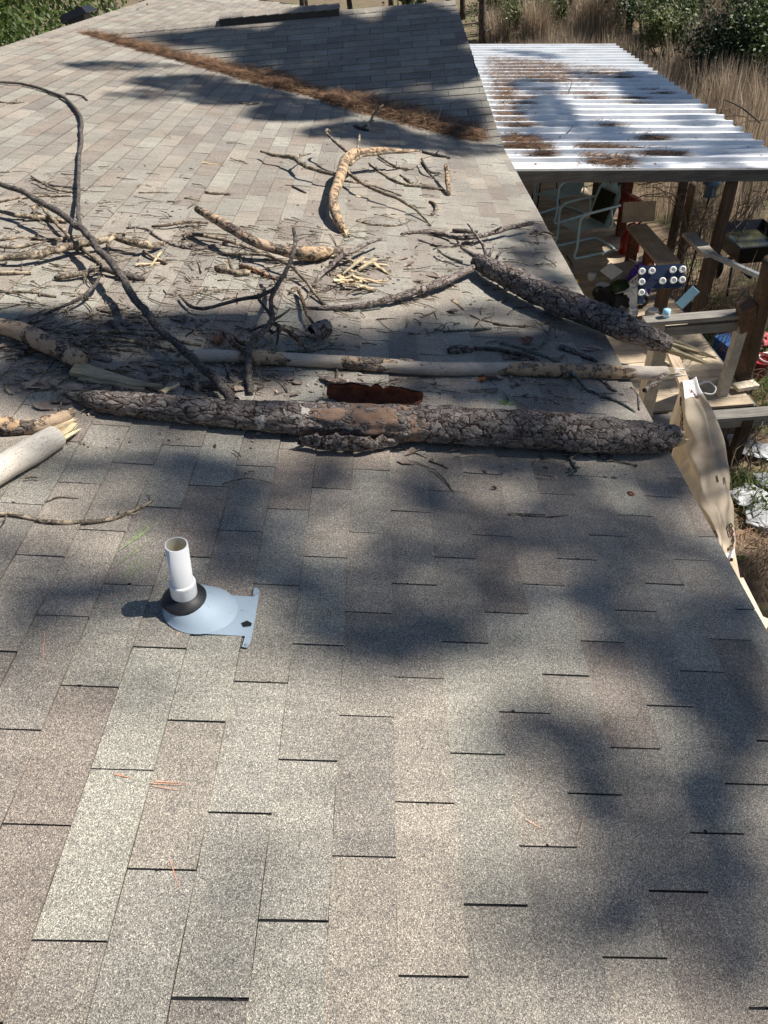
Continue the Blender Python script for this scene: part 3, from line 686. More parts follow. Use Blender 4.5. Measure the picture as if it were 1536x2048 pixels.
B('fallen_log', 'barked log at the left edge ending in the pale split slab', 'log', M_BK_MIX,
  [(-40, 645, 13, .02), (0, 652, 15, .02), (41, 662, 18, .02), (85, 682, 20, .02), (130, 703, 20, .02), (160, 725, 18, .01)], n=44, plates=True,
  splint=[(1, .03, 5, M_SLAB)])
B('fallen_log', 'bleached white broken log with splintered yellow end at the lower left', 'log', M_BK_WHITE,
  [(-90, 990, 31), (-40, 962, 29), (0, 939, 27.5), (40, 916, 26), (80, 892, 25), (112, 872, 23)], n=40, splint=[(1, 0.14, 22, M_SPLINT)], amp=.05)
B('fallen_log', 'short orange log half hidden behind the bleached white log', 'log', M_BK_MIX,
  [(-40, 848, 15), (0, 850, 15), (50, 850, 16), (90, 842, 16), (128, 830, 13), (142, 824, 8)], n=32, plates=True, forks=[(M_BK_BARE, (-40, 848, 15.4), (0, 850, 15.5), (42, 850, 16.2))], splint=[(1, .05, 6, M_SPLINT)])
B('fallen_branch', 'scaly tan branch lying level on the left with stubs and a split tip', 'branch', M_BK_TAN,
  [(-20, 522, 6, .02), (0, 519, 7, .02), (40, 514, 9, .03), (68, 510, 9.5, .03), (115, 497, 9.5, .04), (169, 485, 9, .04), (205, 478, 8.5, .05), (228, 473, 8, .05), (250, 482, 9, .04), (275, 490, 10, .03), (305, 491, 9, .02), (326, 487, 5, .02)],
  forks=[((246, 480, 4, .05), (247, 472, 3.5, .07), (249, 466, 3, .09)), ((232, 472, 6, .06), (222, 478, 5.5, .07), (216, 490, 5, .06), (214, 503, 4, .03))], splint=[(1, .03, 5, M_SPLINT)], stubs=3)
TW = [  # small separate branches and twigs: label, material, points
 ('tapering brown stick at the left edge above the scaly tan branch', M_BK_TAN, [(0, 423, 4, .02), (30, 428, 6, .02), (60, 432, 7, .01), (90, 437, 7), (133, 443, 5)]),
 ('tan hooked branch passing under the arcing dark branch on the left', M_BK_TAN, [(66, 418, 3.5, .03), (73, 411, 3.5, .03), (86, 415, 4, .03), (98, 430, 4.5, .03), (120, 455, 5, .03), (142, 480, 5, .02), (170, 503, 5, .01), (200, 527, 5)]),
 ('knobby stick with an upright stub left of the arcing branch', M_BK_TAN, [(110, 556, 5), (130, 553, 7, .01), (160, 547, 7, .02), (185, 542, 6, .02), (202, 538, 5, .02)]),
 ('dark brown stick right of the knobby stick, under the arcing branch', M_BK_DARK, [(198, 538, 6, .01), (237, 549, 9, .01), (262, 555, 8.5), (290, 558, 6)]),
 ('long dark curving twig sweeping down to the left log', M_BK_DARK, [(203, 530, 3, .06), (198, 548, 4, .06), (188, 568, 4.5, .05), (170, 590, 4.5, .04), (145, 605, 4.5, .03), (115, 618, 4, .02), (85, 632, 4, .01), (55, 648, 3)]),
 ('thin level stick at the left edge with a pale joint', M_BK_TAN, [(0, 585, 3.5), (40, 583, 4), (70, 585, 4.5), (112, 594, 3.5)]),
 ('short straight stick at the left edge below the scaly tan branch', M_BK_TAN, [(-10, 546, 5), (30, 547, 5), (62, 545, 4.5)]),
 ('thin pale twig bundle stem above the scaly tan branch', M_BK_TAN, [(0, 480, 2.5), (40, 475, 3), (80, 478, 3.4), (110, 480, 4), (140, 476, 4), (172, 470, 3)]),
 ('yellowish thin twig at the far left under the scaly branch', M_BK_TAN, [(0, 493, 3), (30, 496, 3.5), (58, 490, 3.5), (80, 484, 3)]),
 ('wavy grey twig between the arcing branch and the orange-ended log', M_BK_GREY, [(252, 456, 2), (275, 455, 2.6), (295, 460, 3), (310, 470, 3.4), (330, 482, 3.8), (366, 495, 4.2), (400, 498, 4.2), (425, 492, 4), (452, 485, 3)]),
 ('mossy pale twig running along above the orange-ended log shadow', M_BK_TAN, [(367, 472, 5, .01), (380, 470, 5.5, .02), (406, 470, 5, .02), (440, 477, 4.8, .02), (475, 488, 4.4, .01), (520, 504, 3.2)]),
 ('short mossy twig above the wavy grey twig', M_BK_TAN, [(304, 453, 3), (330, 452, 4, .01), (350, 447, 4.2, .02), (375, 444, 4, .02), (416, 446, 3, .01)]),
 ('thin flat twig along the shadow below the orange-ended log', M_BK_TAN, [(445, 508, 3), (480, 507, 3.4), (522, 508, 3)]),
 ('short tan stick ending beside the yellow splinter in the middle left', M_BK_TAN, [(287, 503, 4, .01), (305, 514, 4.6, .01), (333, 526, 5)]),
 ('pale crossing twig on top of the short tan stick', M_SPLINT, [(322, 504, 3, .02), (310, 520, 3, .02), (299, 536, 2)]),
 ('mossy yellow broken log chunk between the two middle log groups', M_BK_TAN, [(431, 536, 7), (455, 540, 9), (480, 545, 9), (500, 546, 7)]),
 ('reddish brown pointed stick beside the mossy yellow chunk', M_BK_RED, [(480, 532, 6), (505, 540, 6.5), (530, 549, 6), (558, 560, 3)]),
 ('long grey-brown stick in shade right of the left log', M_BK_TAN, [(167, 664, 4), (200, 664, 5), (254, 664, 5.4), (290, 668, 5.4), (322, 674, 5.5), (360, 682, 5), (403, 691, 4)]),
 ('slender arched twig in shade above the pale split slab', M_BK_TAN, [(150, 693, 4), (170, 684, 4.5, .01), (195, 679, 4.6, .02), (240, 681, 4.8, .02), (288, 687, 5, .01), (330, 695, 5), (366, 705, 5)]),
 ('dark thin twig from the left log to the slender arched twig', M_BK_DARK, [(60, 652, 2.5), (100, 660, 3), (152, 669, 3.4), (185, 677, 3.2), (212, 696, 2.5)]),
 ('curved tan stick alone on the sunny roof left of the white vent pipe', M_BK_TAN, [(-10, 1029, 5), (20, 1030, 5), (50, 1035, 5.4), (85, 1041, 5.8), (115, 1044, 6), (160, 1045, 6), (200, 1042, 6), (240, 1034, 5.4), (275, 1015, 5), (292, 1008, 3.6), (305, 1000, 2.2)]),
 ('grey-green zigzag branch over the right end of the long pale pole', M_BK_GREEN, [(1000, 687, 3, .05), (1043, 697, 4, .05), (1095, 716, 4.6, .05), (1131, 734, 5, .04), (1152, 756, 4.8, .02), (1178, 782, 4.2), (1225, 798, 4.2), (1250, 810, 4), (1270, 825, 3)]),
 ('curved grey-green branch joining the zigzag branch from above', M_BK_GREEN, [(1043, 697, 4, .04), (1065, 698, 4, .03), (1082, 692, 4.2, .03), (1095, 677, 4.4, .03), (1100, 664, 4.2, .03), (1100, 651, 3, .03)]),
 ('dark knobby stick behind the long pale pole on the right', M_BK_DARK, [(944, 696, 4), (975, 697, 5), (1017, 704, 5.4), (1045, 710, 5), (1070, 717, 4)]),
 ('thick short piece of dark bark roll behind the pole', M_BK_GREY, [(897, 702, 8), (912, 700, 10), (930, 698, 10), (943, 697, 9)]),
 ('straight dark twig in shade on the right with a forked end', M_BK_GREEN, [(869, 659, 4), (890, 662, 3.5), (923, 662, 3.4), (955, 660, 3.8), (982, 657, 4)]),
 ('long slender twig below the thick right log', M_BK_TAN, [(940, 630, 2), (965, 640, 2.6), (996, 648, 3), (1030, 652, 3.2), (1069, 650, 3), (1100, 641, 2.8), (1137, 629, 2.4)]),
 ('forked grey branch lying level near the upper right roof edge', M_BK_GREY, [(802, 468, 3), (843, 464, 4), (884, 468, 5.4, .01), (915, 476, 6.2, .02), (945, 476, 6.6, .03), (975, 467, 6.4, .04), (1020, 455, 5.8, .05), (1067, 446, 4.6, .06)]),
 ('curved lower twig beneath the forked grey branch', M_BK_GREY, [(838, 480, 2.6), (862, 488, 3), (884, 492, 3.4), (915, 490, 3.6), (945, 482, 4)]),
 ('dark stub lying against the forked grey branch', M_BK_DARK, [(905, 461, 5), (930, 463, 5), (955, 463, 3.4)]),
 ('pale twig resting across the roof edge above the deck', M_BK_TAN, [(1058, 468, 2, .01), (1075, 466, 2.8, .02), (1090, 463, 3, .02), (1105, 469, 3, .02)]),
 ('pale green forked twig left of the thick right log', M_BK_GREEN, [(876, 500, 2.6, .03), (884, 508, 3, .03), (900, 517, 3.4, .02), (925, 524, 4, .02)]),
 ('upright orange stick near the right side of the T shaped branch', M_BK_BARE, [(892, 331, 5, .1), (894, 350, 6, .07), (895, 370, 6, .03), (898, 388, 5)]),
 ('dark forked twig left of the upright orange stick', M_BK_DARK, [(843, 318, 2.4, .05), (850, 330, 3, .05), (858, 342, 3.2, .03), (872, 346, 3, .02), (880, 346, 2)]),
 ('thin fork under the dark forked twig', M_BK_DARK, [(842, 325, 2, .04), (853, 341, 2.4, .03), (870, 358, 2, .0)]),
 ('long tan twig ending at the foot of the upright orange stick', M_BK_TAN, [(738, 326, 2), (757, 342, 2.6), (779, 356, 3), (805, 368, 3.4), (840, 373, 3.6), (888, 379, 3)]),
 ('short twig crossing above the long tan twig', M_BK_TAN, [(800, 350, 2.4), (812, 358, 3), (822, 366, 2.4)]),
 ('bent tan twig under the top arm of the T shaped branch', M_BK_TAN, [(757, 312, 2.6, .01), (775, 324, 3, .01), (795, 335, 3), (812, 338, 3), (828, 338, 2)]),
 ('dark straight stick right of the T shaped branch tip', M_BK_DARK, [(845, 303, 3.2), (870, 309, 4), (900, 315, 3)]),
 ('small hooked tan twig below the upright orange stick', M_BK_TAN, [(858, 403, 3), (868, 406, 4), (873, 414, 4.4), (871, 423, 4), (864, 430, 3)]),
 ('wavy thin twig below the tip of the T shaped branch', M_BK_TAN, [(713, 442, 1.8), (738, 448, 2.4), (770, 450, 2.4), (805, 449, 2.6), (822, 438, 2)]),
 ('black thin twig lying free above the wavy thin twig', M_BK_DARK, [(584, 372, 2), (597, 378, 2.6), (612, 386, 2.4)]),
 ('pale twig poking upright from the valley needles', M_BK_TAN, [(724, 256, 3), (732, 252, 3, .02), (742, 240, 3, .06), (750, 225, 2.6, .1), (766, 210, 2.4, .13)]),
 ('dark short twig at the foot of the pale upright twig', M_BK_DARK, [(708, 252, 3), (722, 257, 4), (738, 261, 3)]),
 ('tan twig alone above the orange-ended log', M_BK_TAN, [(410, 384, 2.6), (430, 387, 3.4), (461, 388, 2.6)]),
 ('thin black twig near the upright thin dark stem', M_BK_DARK, [(62, 352, 2, .01), (80, 364, 2.6), (110, 372, 2.6), (148, 374, 2)]),
 ('short forked twig beside the thin black twig', M_BK_TAN, [(66, 355, 2, .03), (85, 366, 3, .02), (112, 380, 3, .01), (150, 384, 2.6)]),
 ('low pale twig crossing behind the thin upright stem', M_BK_TAN, [(0, 404, 2.6), (30, 398, 3), (75, 392, 3), (150, 392, 2.4)]),
 ('small brown twig on the upper left shingles', M_BK_DARK, [(131, 187, 2), (160, 190, 2.4), (174, 200, 2.6)]),
 ('faint grey twig at the upper left edge of the roof', M_BK_TAN, [(0, 204, 2), (24, 206, 2.4), (47, 204, 2)]),
 ('tan twig near the needle-filled valley on the upper roof', M_BK_TAN, [(478, 206, 2), (500, 208, 2.6), (518, 206, 2)]),
 ('dark twig under the thick front log near the vent side', M_BK_GREEN, [(1100, 884, 3), (1122, 893, 4), (1137, 908, 4.4), (1146, 925, 4), (1152, 940, 3.4)]),
 ('pale grey-green hooked twig against the thick front log', M_BK_GREEN, [(1190, 875, 4, .06), (1180, 882, 4, .05), (1170, 897, 4, .02), (1166, 906, 4), (1178, 911, 4.4), (1192, 916, 4)]),
 ('hair-thin pale twig on the open shingles below the thick log', M_BK_TAN, [(998, 1029, 1.4), (1035, 1029, 1.8), (1070, 1033, 2), (1105, 1034, 1.8), (1140, 1029, 1.2)]),
 ('small pale twig on the shingles above the curved tan stick', M_BK_TAN, [(92, 1004, 1.6), (107, 998, 2.2), (120, 994, 2.2), (150, 997, 2), (170, 999, 1.4)]),
 ('dark bark stick lying parallel below the thick front log', M_BK_DARK, [(1262, 775, 2), (1275, 790, 2.4), (1278, 820, 2)]),
 ('stubby stick below the smooth grey pole at its left end', M_BK_GREY, [(432, 705, 7), (455, 730, 6), (462, 760, 5)]),
 ('long thin level twig under the branch from the right log', M_BK_GREEN, [(700, 622, 3), (725, 620, 4), (760, 616, 3.4)]),
 ('forked level twigs right of the curled bark ring', M_BK_TAN, [(610, 698, 3), (635, 690, 3), (670, 683, 3)]),
 ('lower level twig right of the curled bark ring', M_BK_GREEN, [(572, 703, 3), (620, 703, 3.4), (650, 697, 3), (668, 686, 2.4)]),
 ('short tan twig across the lower middle shingles', M_BK_TAN, [(842, 634, 2.4), (858, 628, 3), (872, 622, 2.4)]),
 ('short dark twig above the smooth grey pole', M_BK_DARK, [(372, 672, 2.4), (395, 654, 3), (418, 641, 2)]),
]
for lab, m, pts in TW:
    B('fallen_twig', lab, 'twig', m, pts, stubs=2)
# unlabelled litter sticks: many, uncountable
mb = MB(); rr = random.Random(3)
def litter(mb, x, y, L, r, ang, lift=0.0, n=5, curve=0.15):
    p = pr(x, y, r + lift + .005)
    d = (ud * math.cos(ang) + Vector((0, 1, 0)) * math.sin(ang)); s2 = RN.cross(d)
    pts = [p - d * L / 2, p + s2 * L * rr.uniform(-curve, curve) + RN * rr.uniform(0, .006), p + d * L / 2 + s2 * L * rr.uniform(-curve, curve)]
    mb.tube(pts, [r, r * 0.9, r * 0.5], n, 2)
zones = [((0, 330, 400, 520), 70), ((0, 520, 350, 640), 46), ((350, 440, 720, 600), 130), ((700, 440, 1100, 560), 50), ((560, 560, 1150, 720), 60), ((0, 640, 560, 800), 130), ((620, 740, 1250, 800), 22), ((560, 300, 900, 440), 30), ((200, 180, 560, 330), 5), ((800, 880, 1300, 960), 12), ((0, 860, 600, 1010), 5)]
for (x0, y0, x1, y1), n in zones:
    for k in range(int(n * 1.7) if n > 20 else n):
        L = rr.choice([.04, .06, .09, .14, .2]) * rr.uniform(.7, 1.3); litter(mb, rr.uniform(x0, x1), rr.uniform(y0, y1), L, rr.uniform(.0014, .0042), rr.choice([0.2, .4, -.3, 0.1, 1.2, 2.2]) + rr.uniform(-.4, .4), rr.uniform(0, .012))
tag(mb.build('twig_litter', M_BK_TAN, None, True), 'countless small broken twigs scattered among the fallen branches', 'twigs', kind='stuff')

# bark flakes, splinters, leaves
def flake(mb, c, a, b, sz, asp, th=0.003, curl=0.25, ang=0.0, tilt=0.0, seed=0):
    r = random.Random(seed); d = a * math.cos(ang) + b * math.sin(ang); s2 = RN.cross(d); n = 7; up = RN
    V = []
    for lay in (0, 1):
        for i in range(n):
            t = i / (n - 1) * 2 - 1; wd = sz * asp * (1 - abs(t) ** 2.5 * .7) * r.uniform(.6, 1.1)
            for q in (-1, 0, 1):
                z = (curl * sz * abs(q) * (.6 + .4 * math.cos(t * 2)) + tilt * t * sz + r.uniform(-.05, .05) * sz) - lay * th
                V.append(c + d * (t * sz + r.uniform(-.06, .06) * sz) + s2 * (q * wd) + up * (z + .006))
    F = []
    m = n * 3
    for i in range(n - 1):
        for q in range(2):
            k = i * 3 + q; F.append((k, k + 3, k + 4, k + 1)); F.append((m + k, m + k + 1, m + k + 4, m + k + 3))
        F.append((i * 3, m + i * 3, m + i * 3 + 3, i * 3 + 3)); F.append((i * 3 + 2, i * 3 + 5, m + i * 3 + 5, m + i * 3 + 2))
    mb.add(V, F)
YA = Vector((0, 1, 0))
fz = [(190, 700, 150, 60, 26), (300, 745, 120, 40, 12), (60, 690, 90, 60, 8), (590, 775, 90, 22, 8), (260, 650, 120, 30, 6), (1080, 760, 160, 40, 6), (860, 560, 60, 40, 6), (940, 590, 100, 40, 6), (1090, 480, 30, 20, 3), (820, 930, 60, 40, 2), (100, 800, 60, 40, 5), (430, 760, 60, 30, 6), (1150, 710, 40, 20, 3)]
fzl = dict(zip([(a[0], a[1]) for a in fz], ['beside the pale split slab', 'along the upper side of the thick front log', 'round the barked log at the left', 'near the hollow red bark shell', 'under the arcing dark branch', 'above the right half of the thick front log', 'left of the thick right log', 'below the branch of the right log', 'near the forked grey branch by the eave', 'on shingles below the thick front log', 'near the short orange log', 'at the foot of the arcing branch', 'by the grey-green zigzag branch']))
for (x, y, sx_, sy_, n) in fz:
    for k in range(n):
        mb = MB(); q = rr.random()
        fx, fy = x + rr.uniform(-1, 1) * sx_, y + rr.uniform(-1, 1) * sy_
        flake(mb, pr(fx, fy, .002), ud, YA, rr.uniform(.02, .055), rr.uniform(.3, .55), .003, rr.uniform(.05, .5), rr.uniform(-.7, .7), rr.uniform(-.2, .4), rr.randrange(9999))
        tag(mb.build('bark_flake', M_FLAKE), 'flake of shed pine bark lying loose ' + fzl[(x, y)], 'bark flake', 'bark flakes shed between the fallen logs')
mb = MB()
for (x0, y0, x1, y1), n in [((60, 620, 420, 800), 260), ((400, 640, 720, 800), 150), ((700, 740, 1250, 810), 90), ((380, 480, 780, 600), 160), ((760, 500, 1100, 620), 110), ((0, 400, 400, 620), 110), ((560, 240, 920, 440), 60), ((100, 820, 600, 900), 50), ((900, 880, 1300, 960), 40)]:
    for k in range(n): flake(mb, pr(rr.uniform(x0, x1), rr.uniform(y0, y1), .002), ud, YA, rr.uniform(.004, .014), rr.uniform(.3, .7), .0015, rr.uniform(0, .4), rr.uniform(0, 3.1), 0, rr.randrange(9999))
tag(mb.build('bark_crumbs', M_FLAKE), 'crumbs of bark and wood scattered over the middle of the roof', 'debris', kind='stuff')
def plank_splinter(x0, y0, x1, y1, w0, lift, lab, mat=M_SPLINT, grp='pale wood splinters in the pile below the T shaped branch'):
    a, b = pr(x0, y0, .01 + lift), pr(x1, y1, .012 + lift * .3); d = (b - a).normalized(); s2 = RN.cross(d); k = w0 * depth(a) / FPX
    mb = MB(); n = 6; V = []
    for lay in (0, -1):
        for i in range(n + 1):
            t = i / n; w_ = k * (1 - .75 * t) * rr.uniform(.8, 1.1); c = a.lerp(b, t) + RN * (lay * k * .35 + rr.uniform(-.22, .22) * k)
            V += [c - s2 * w_, c + RN * k * .25 * (1 + lay), c + s2 * w_]
    m = (n + 1) * 3; F = []
    for i in range(n):
        for q in range(2): z = i * 3 + q; F += [(z, z + 3, z + 4, z + 1), (m + z, m + z + 1, m + z + 4, m + z + 3)]
        F += [(i * 3, m + i * 3, m + i * 3 + 3, i * 3 + 3), (i * 3 + 2, i * 3 + 5, m + i * 3 + 5, m + i * 3 + 2)]
    F += [(0, 1, m + 1, m), (1, 2, m + 2, m + 1)]
    mb.add(V, F); tag(mb.build('wood_splinter', mat), lab, 'wood splinter', grp)
SP = 'pale yellow splinter of fresh split wood in the pile below the T shaped branch'
for k in range(18):
    cx_, cy_ = rr.uniform(672, 765), rr.uniform(518, 575); L_ = rr.uniform(26, 78); an_ = rr.choice((.55, .6, .7, .4, .1, 2.4)) + rr.uniform(-.25, .25)
    plank_splinter(cx_ - L_ / 2 * math.cos(an_), cy_ - L_ / 3 * math.sin(an_), cx_ + L_ / 2 * math.cos(an_), cy_ + L_ / 3 * math.sin(an_), rr.uniform(3.5, 8), rr.uniform(.0, .06), SP, rr.choice((M_SPLINT, M_SPLINT, M_SLAB, M_BK_TAN)))
plank_splinter(150, 735, 328, 776, 21, .035, 'pale green-grey split slab of wood tapering to the right beside the left log', M_SLAB, None)
plank_splinter(160, 752, 290, 778, 12, .012, 'lower thin layer splitting off the pale green-grey slab', M_SLAB, None)
plank_splinter(322, 782, 358, 768, 8, .05, 'pale yellow splinter between the pale slab and the thick front log', grp=None)
plank_splinter(272, 528, 320, 526, 4, .01, 'small yellow splinter beside the scaly tan branch tip', grp=None)
plank_splinter(712, 392, 742, 397, 3.5, .0, 'small pale splinter right of the T shaped branch', grp=None)
plank_splinter(405, 324, 450, 330, 3.5, .0, 'small pale splinter alone on the sunny upper shingles', grp=None)
plank_splinter(270, 800, 350, 792, 9, .0, 'weathered white-grey split sliver on top of the thick front log', M_SLAB, None)
plank_splinter(205, 800, 175, 830, 7, .0, 'bark covered sliver at the split left end of the thick front log', M_SLAB, None)
plank_splinter(1199, 912, 1274, 932, 8, .0, 'rough dark slab of bark lying in front of the right end of the thick log', M_BK_DARK, None)
plank_splinter(1200, 755, 1228, 782, 6, .0, 'grey bark strip on the shingles near the right eave', M_BK_GREY, None)
plank_splinter(905, 598, 928, 620, 6, .0, 'pale brown bark strip below the branch from the right log', M_BK_TAN, None)
plank_splinter(860, 918, 898, 935, 4, .0, 'tiny pale bark strip below the thick front log', M_BK_TAN, None)
plank_splinter(1120, 690, 1195, 722, 10, .01, 'dark red-brown bark slab near the right eave above the pole', M_BK_DARK, None)
# hollow bark shell behind the front log
def shell(pts, label, r0, a0, a1, mat, mat2):
    P, Rr = path(pts); t_ = empty('bark_shell', P[0], label, 'bark shell')
    for nm, off, mt in (('outer_bark', 0, mat), ('inner_bark', -.006, mat2)):
        mb = MB(); V = []; n = 14; K = 26
        for i in range(K):
            t = i / (K - 1) * (len(P) - 1); j = min(int(t), len(P) - 2); p = P[j].lerp(P[j + 1], t - j); r = Rr[j] + (Rr[j + 1] - Rr[j]) * (t - j)
            d = (P[j + 1] - P[j]).normalized(); s2 = RN.cross(d)
            ac = (a0 + a1) / 2; wq = math.sin(math.pi * (i + .4) / (K - .2)) ** .35; e0 = ac + (a0 - ac) * wq + .55 * noise.noise(Vector((i * .6, 1, 3))); e1 = ac + (a1 - ac) * wq + .55 * noise.noise(Vector((i * .6, 7, 3)))
            for k in range(n):
                a_ = e0 + (e1 - e0) * k / (n - 1); q = (r + off) * (1 + .12 * noise.noise(Vector((i * .4, k * .5, 2))))
                V.append(p + s2 * math.cos(a_) * q + RN * math.sin(a_) * q)
        mb.add(V, [(i * n + k, i * n + k + 1, (i + 1) * n + k + 1, (i + 1) * n + k) for i in range(K - 1) for k in range(n - 1)])
        mb.build(nm, mt, t_, True)
M_INBARK = flat('inner_bark_red', (0.13, 0.045, 0.028), 0.9, 0.35, 25)
shell([(652, 788, 20), (700, 790, 24), (750, 794, 27), (800, 798, 24), (850, 802, 17)], 'hollow dark red bark shell lying open behind the thick front log', .03, -1.7, 1.5, M_BK_DARK, M_INBARK)
shell([(622, 668, 15, .01), (640, 660, 18, .01), (655, 656, 17, .01)], 'curled round roll of brown bark beside the crooked upright branch', .02, -.9, 4.2, M_BK_GREY, M_INBARK)
shell([(600, 868, 22, .0), (650, 876, 24, .0), (720, 880, 24, .0), (790, 872, 20, .0)], 'curled strip of loose bark peeling from the belly of the thick front log', .02, 2.2, 4.3, M_BK_GREY, M_INBARK)
shell([(380, 772, 9), (420, 770, 11), (470, 778, 9)], 'pinkish brown curl of bark in front of the foot of the arcing branch', .02, 1.0, 4.6, M_BK_TAN, M_INBARK)
# leaves, knot ring, needle tufts
def leafobj(x, y, sz, mat, label, cat='leaf', grp=None, ang=0.3, asp=.5):
    mb = MB(); flake(mb, pr(x, y, .004), ud, YA, sz, asp, .001, .35, ang, .3, int(x)); tag(mb.build('fallen_leaf', mat), label, cat, grp)
M_ORL = flat('orange_dead_leaf', (0.48, 0.17, 0.05), .7, .2, 50); M_DBL = flat('brown_dead_leaf', (0.22, 0.10, 0.055), .7, .3, 50)
leafobj(961, 763, .028, M_ORL, 'small orange dead leaf between the pole and the thick front log')
leafobj(1050, 686, .045, M_DBL, 'large brown curled dead leaf near the grey-green branch', asp=.7)
leafobj(440, 685, .05, M_DBL, 'brown dead leaf leaning on the crooked branch foot', ang=1.2)
leafobj(985, 795 - 10, .03, M_FLAKE, 'thin pale brown leaf right of the orange dead leaf')
leafobj(66, 705, .05, M_DBL, 'crumpled brown leaf under the barked log at the left', asp=.8)
leafobj(75, 1010 - 120, .03, M_FLAKE, 'small tan leaf behind the bleached white log')
leafobj(988, 978, .018, M_BK_GREY, 'tiny grey stone-like chip on the open shingles', 'chip')
leafobj(596, 900, .022, M_FLAKE, 'thin grey flake on shingles just below the thick log')
leafobj(1140, 950, .028, M_BK_GREEN, 'grey lichen covered chip below the thick log right side', 'chip')
mb = MB(); c0 = pr(1262, 987, .008); V = []; n = 20
for k in range(n):
    a_ = 6.283 * k / n
    for j in range(6): b_ = 6.283 * j / 6; V.append(c0 + (ud * math.cos(a_) + YA * math.sin(a_)) * (.010 + .0045 * math.cos(b_)) + RN * .003 * math.sin(b_))
mb.add(V, [(k * 6 + j, ((k + 1) % n) * 6 + j, ((k + 1) % n) * 6 + (j + 1) % 6, k * 6 + (j + 1) % 6) for k in range(n) for j in range(6)])
tag(mb.build('knot_ring', M_RUST, None, True), 'small brown ring lying on the shingles near the right eave', 'ring')
def needle(mb, p, d, L, w_, bend, up):
    s2 = d.cross(up).normalized(); P0 = p; P1 = p + d * L * .5 + bend * L * .5; P2 = p + d * L + bend * L * .2
    h = up * w_ * .5
    mb.add([P0 - s2 * w_ / 2, P0 + s2 * w_ / 2, P1 - s2 * w_ / 2 + h, P1 + s2 * w_ / 2 + h, P2], [(0, 1, 3, 2), (2, 3, 4)])
def tuft(x, y, n, L, mat, label, lift=0.0):
    mb = MB(); p = pr(x, y, .006)
    for k in range(n):
        a_ = rr.uniform(.2, 2.9); d = (ud * math.cos(a_) + YA * math.sin(a_) + RN * rr.uniform(.0, .25)).normalized()
        needle(mb, p, d, L * rr.uniform(.6, 1), .0016, RN * rr.uniform(-.02, .1), RN)
    tag(mb.build('needle_tuft', mat), label, 'pine needles')
tuft(1015, 812, 46, .075, M_NEEDG, 'bright green pine needle tuft above the thick front log')
mb = MB()
for (x, y, a_, L) in [(300, 1565, -.02, .09), (305, 1570, -.1, .08), (310, 1562, .02, .08), (228, 1548, -.15, .05), (230, 1546, -.22, .05), (205, 1220, 1.4, .12), (220, 1195, .5, .1), (90, 1262, -1.2, .13), (372, 1282, 2.5, .07), (1150, 1690, 1.1, .1), (1050, 1636, -.5, .05), (340, 1720, -1.0, .08), (1160, 1720, 1.5, .1)]:
    p = pr(x, y, .008); d = ud * math.cos(a_) + YA * math.sin(a_); needle(mb, p, d, L, .0014, RN.cross(d) * rr.uniform(-.12, .12), RN)
tag(mb.build('loose_needles', m_needle('red_needles', (0.45, 0.16, 0.09), (0.5, 0.24, 0.14))), 'few loose reddish pine needles on the near sunny shingles', 'pine needles', kind='stuff')
mb = MB()
for k in range(16):
    p = pr(258 + rr.uniform(-25, 20), 1110 + rr.uniform(-40, 60), .012); a_ = 1.1 + rr.uniform(-.25, .25); d = ud * math.cos(a_) + YA * math.sin(a_); needle(mb, p, d, .13, .0010, RN.cross(d) * .05, RN)
tag(mb.build('green_needles', M_NEEDG), 'faint green pine needles on the shingles left of the white vent pipe', 'pine needles', kind='stuff')
# pine straw in the valley
mb = MB(); mnd = MB(); vj, vf = J, Fp; vd = (vf - vj)
V = []; K = 70; Wn = 9
spine_n = (RN + cn).normalized()
du_m = rdir(Vector((1, 0, 0))); side_m = (-RN.cross(vd.normalized())); 
def pile_w(t): return (0.05 + 0.20 * (math.sin(min(1, t * 1.1) * math.pi * .5)) * (0.8 + .9 * noise.noise(Vector((t * 9, 0, 5))))) * (1 if t < .93 else max(0.05, (1.0 - t) / .07))
for k in range(15000):
    t = rr.random() ** .8 * .965; wd = pile_w(t); s = rr.gauss(0, .55)
    if abs(s) > 1.25: continue
    base = vj.lerp(vf, t); s_m = max(-1.3, s)
    if s < 0: side = -(RN.cross(vd)).normalized(); 
    else: side = (cn.cross(vd)).normalized()
    # pick directions that actually climb each slope
    a1 = RN.cross(vd).normalized(); a1 = a1 if (a1.y < 0) else -a1
    a2 = cn.cross(vd).normalized(); a2 = a2 if (a2.y > 0) else -a2
    side = a1 if s < 0 else a2
    h = .085 * math.exp(-s * s * 2.2) * min(1, wd / .2) * rr.random() ** .5
    p = base + side * (abs(s) * wd) + spine_n * (h + .006)
    d = Vector((rr.gauss(0, 1), rr.gauss(0, 1), rr.gauss(0, .22))); d = (d.normalized() + vd.normalized() * rr.uniform(-.6, .7)); d = (d - (RN if s < 0 else cn) * d.dot(RN if s < 0 else cn) * .8).normalized()
    needle(mb, p, d, rr.uniform(.08, .2), rr.choice((.003, .003, .006)), Vector((rr.uniform(-.2, .2), rr.uniform(-.2, .2), rr.uniform(-.03, .12))), spine_n)
tag(mb.build('pine_straw', M_NEED), 'long drift of red-brown pine straw filling the roof valley', 'pine straw', kind='stuff')
mb = MB()
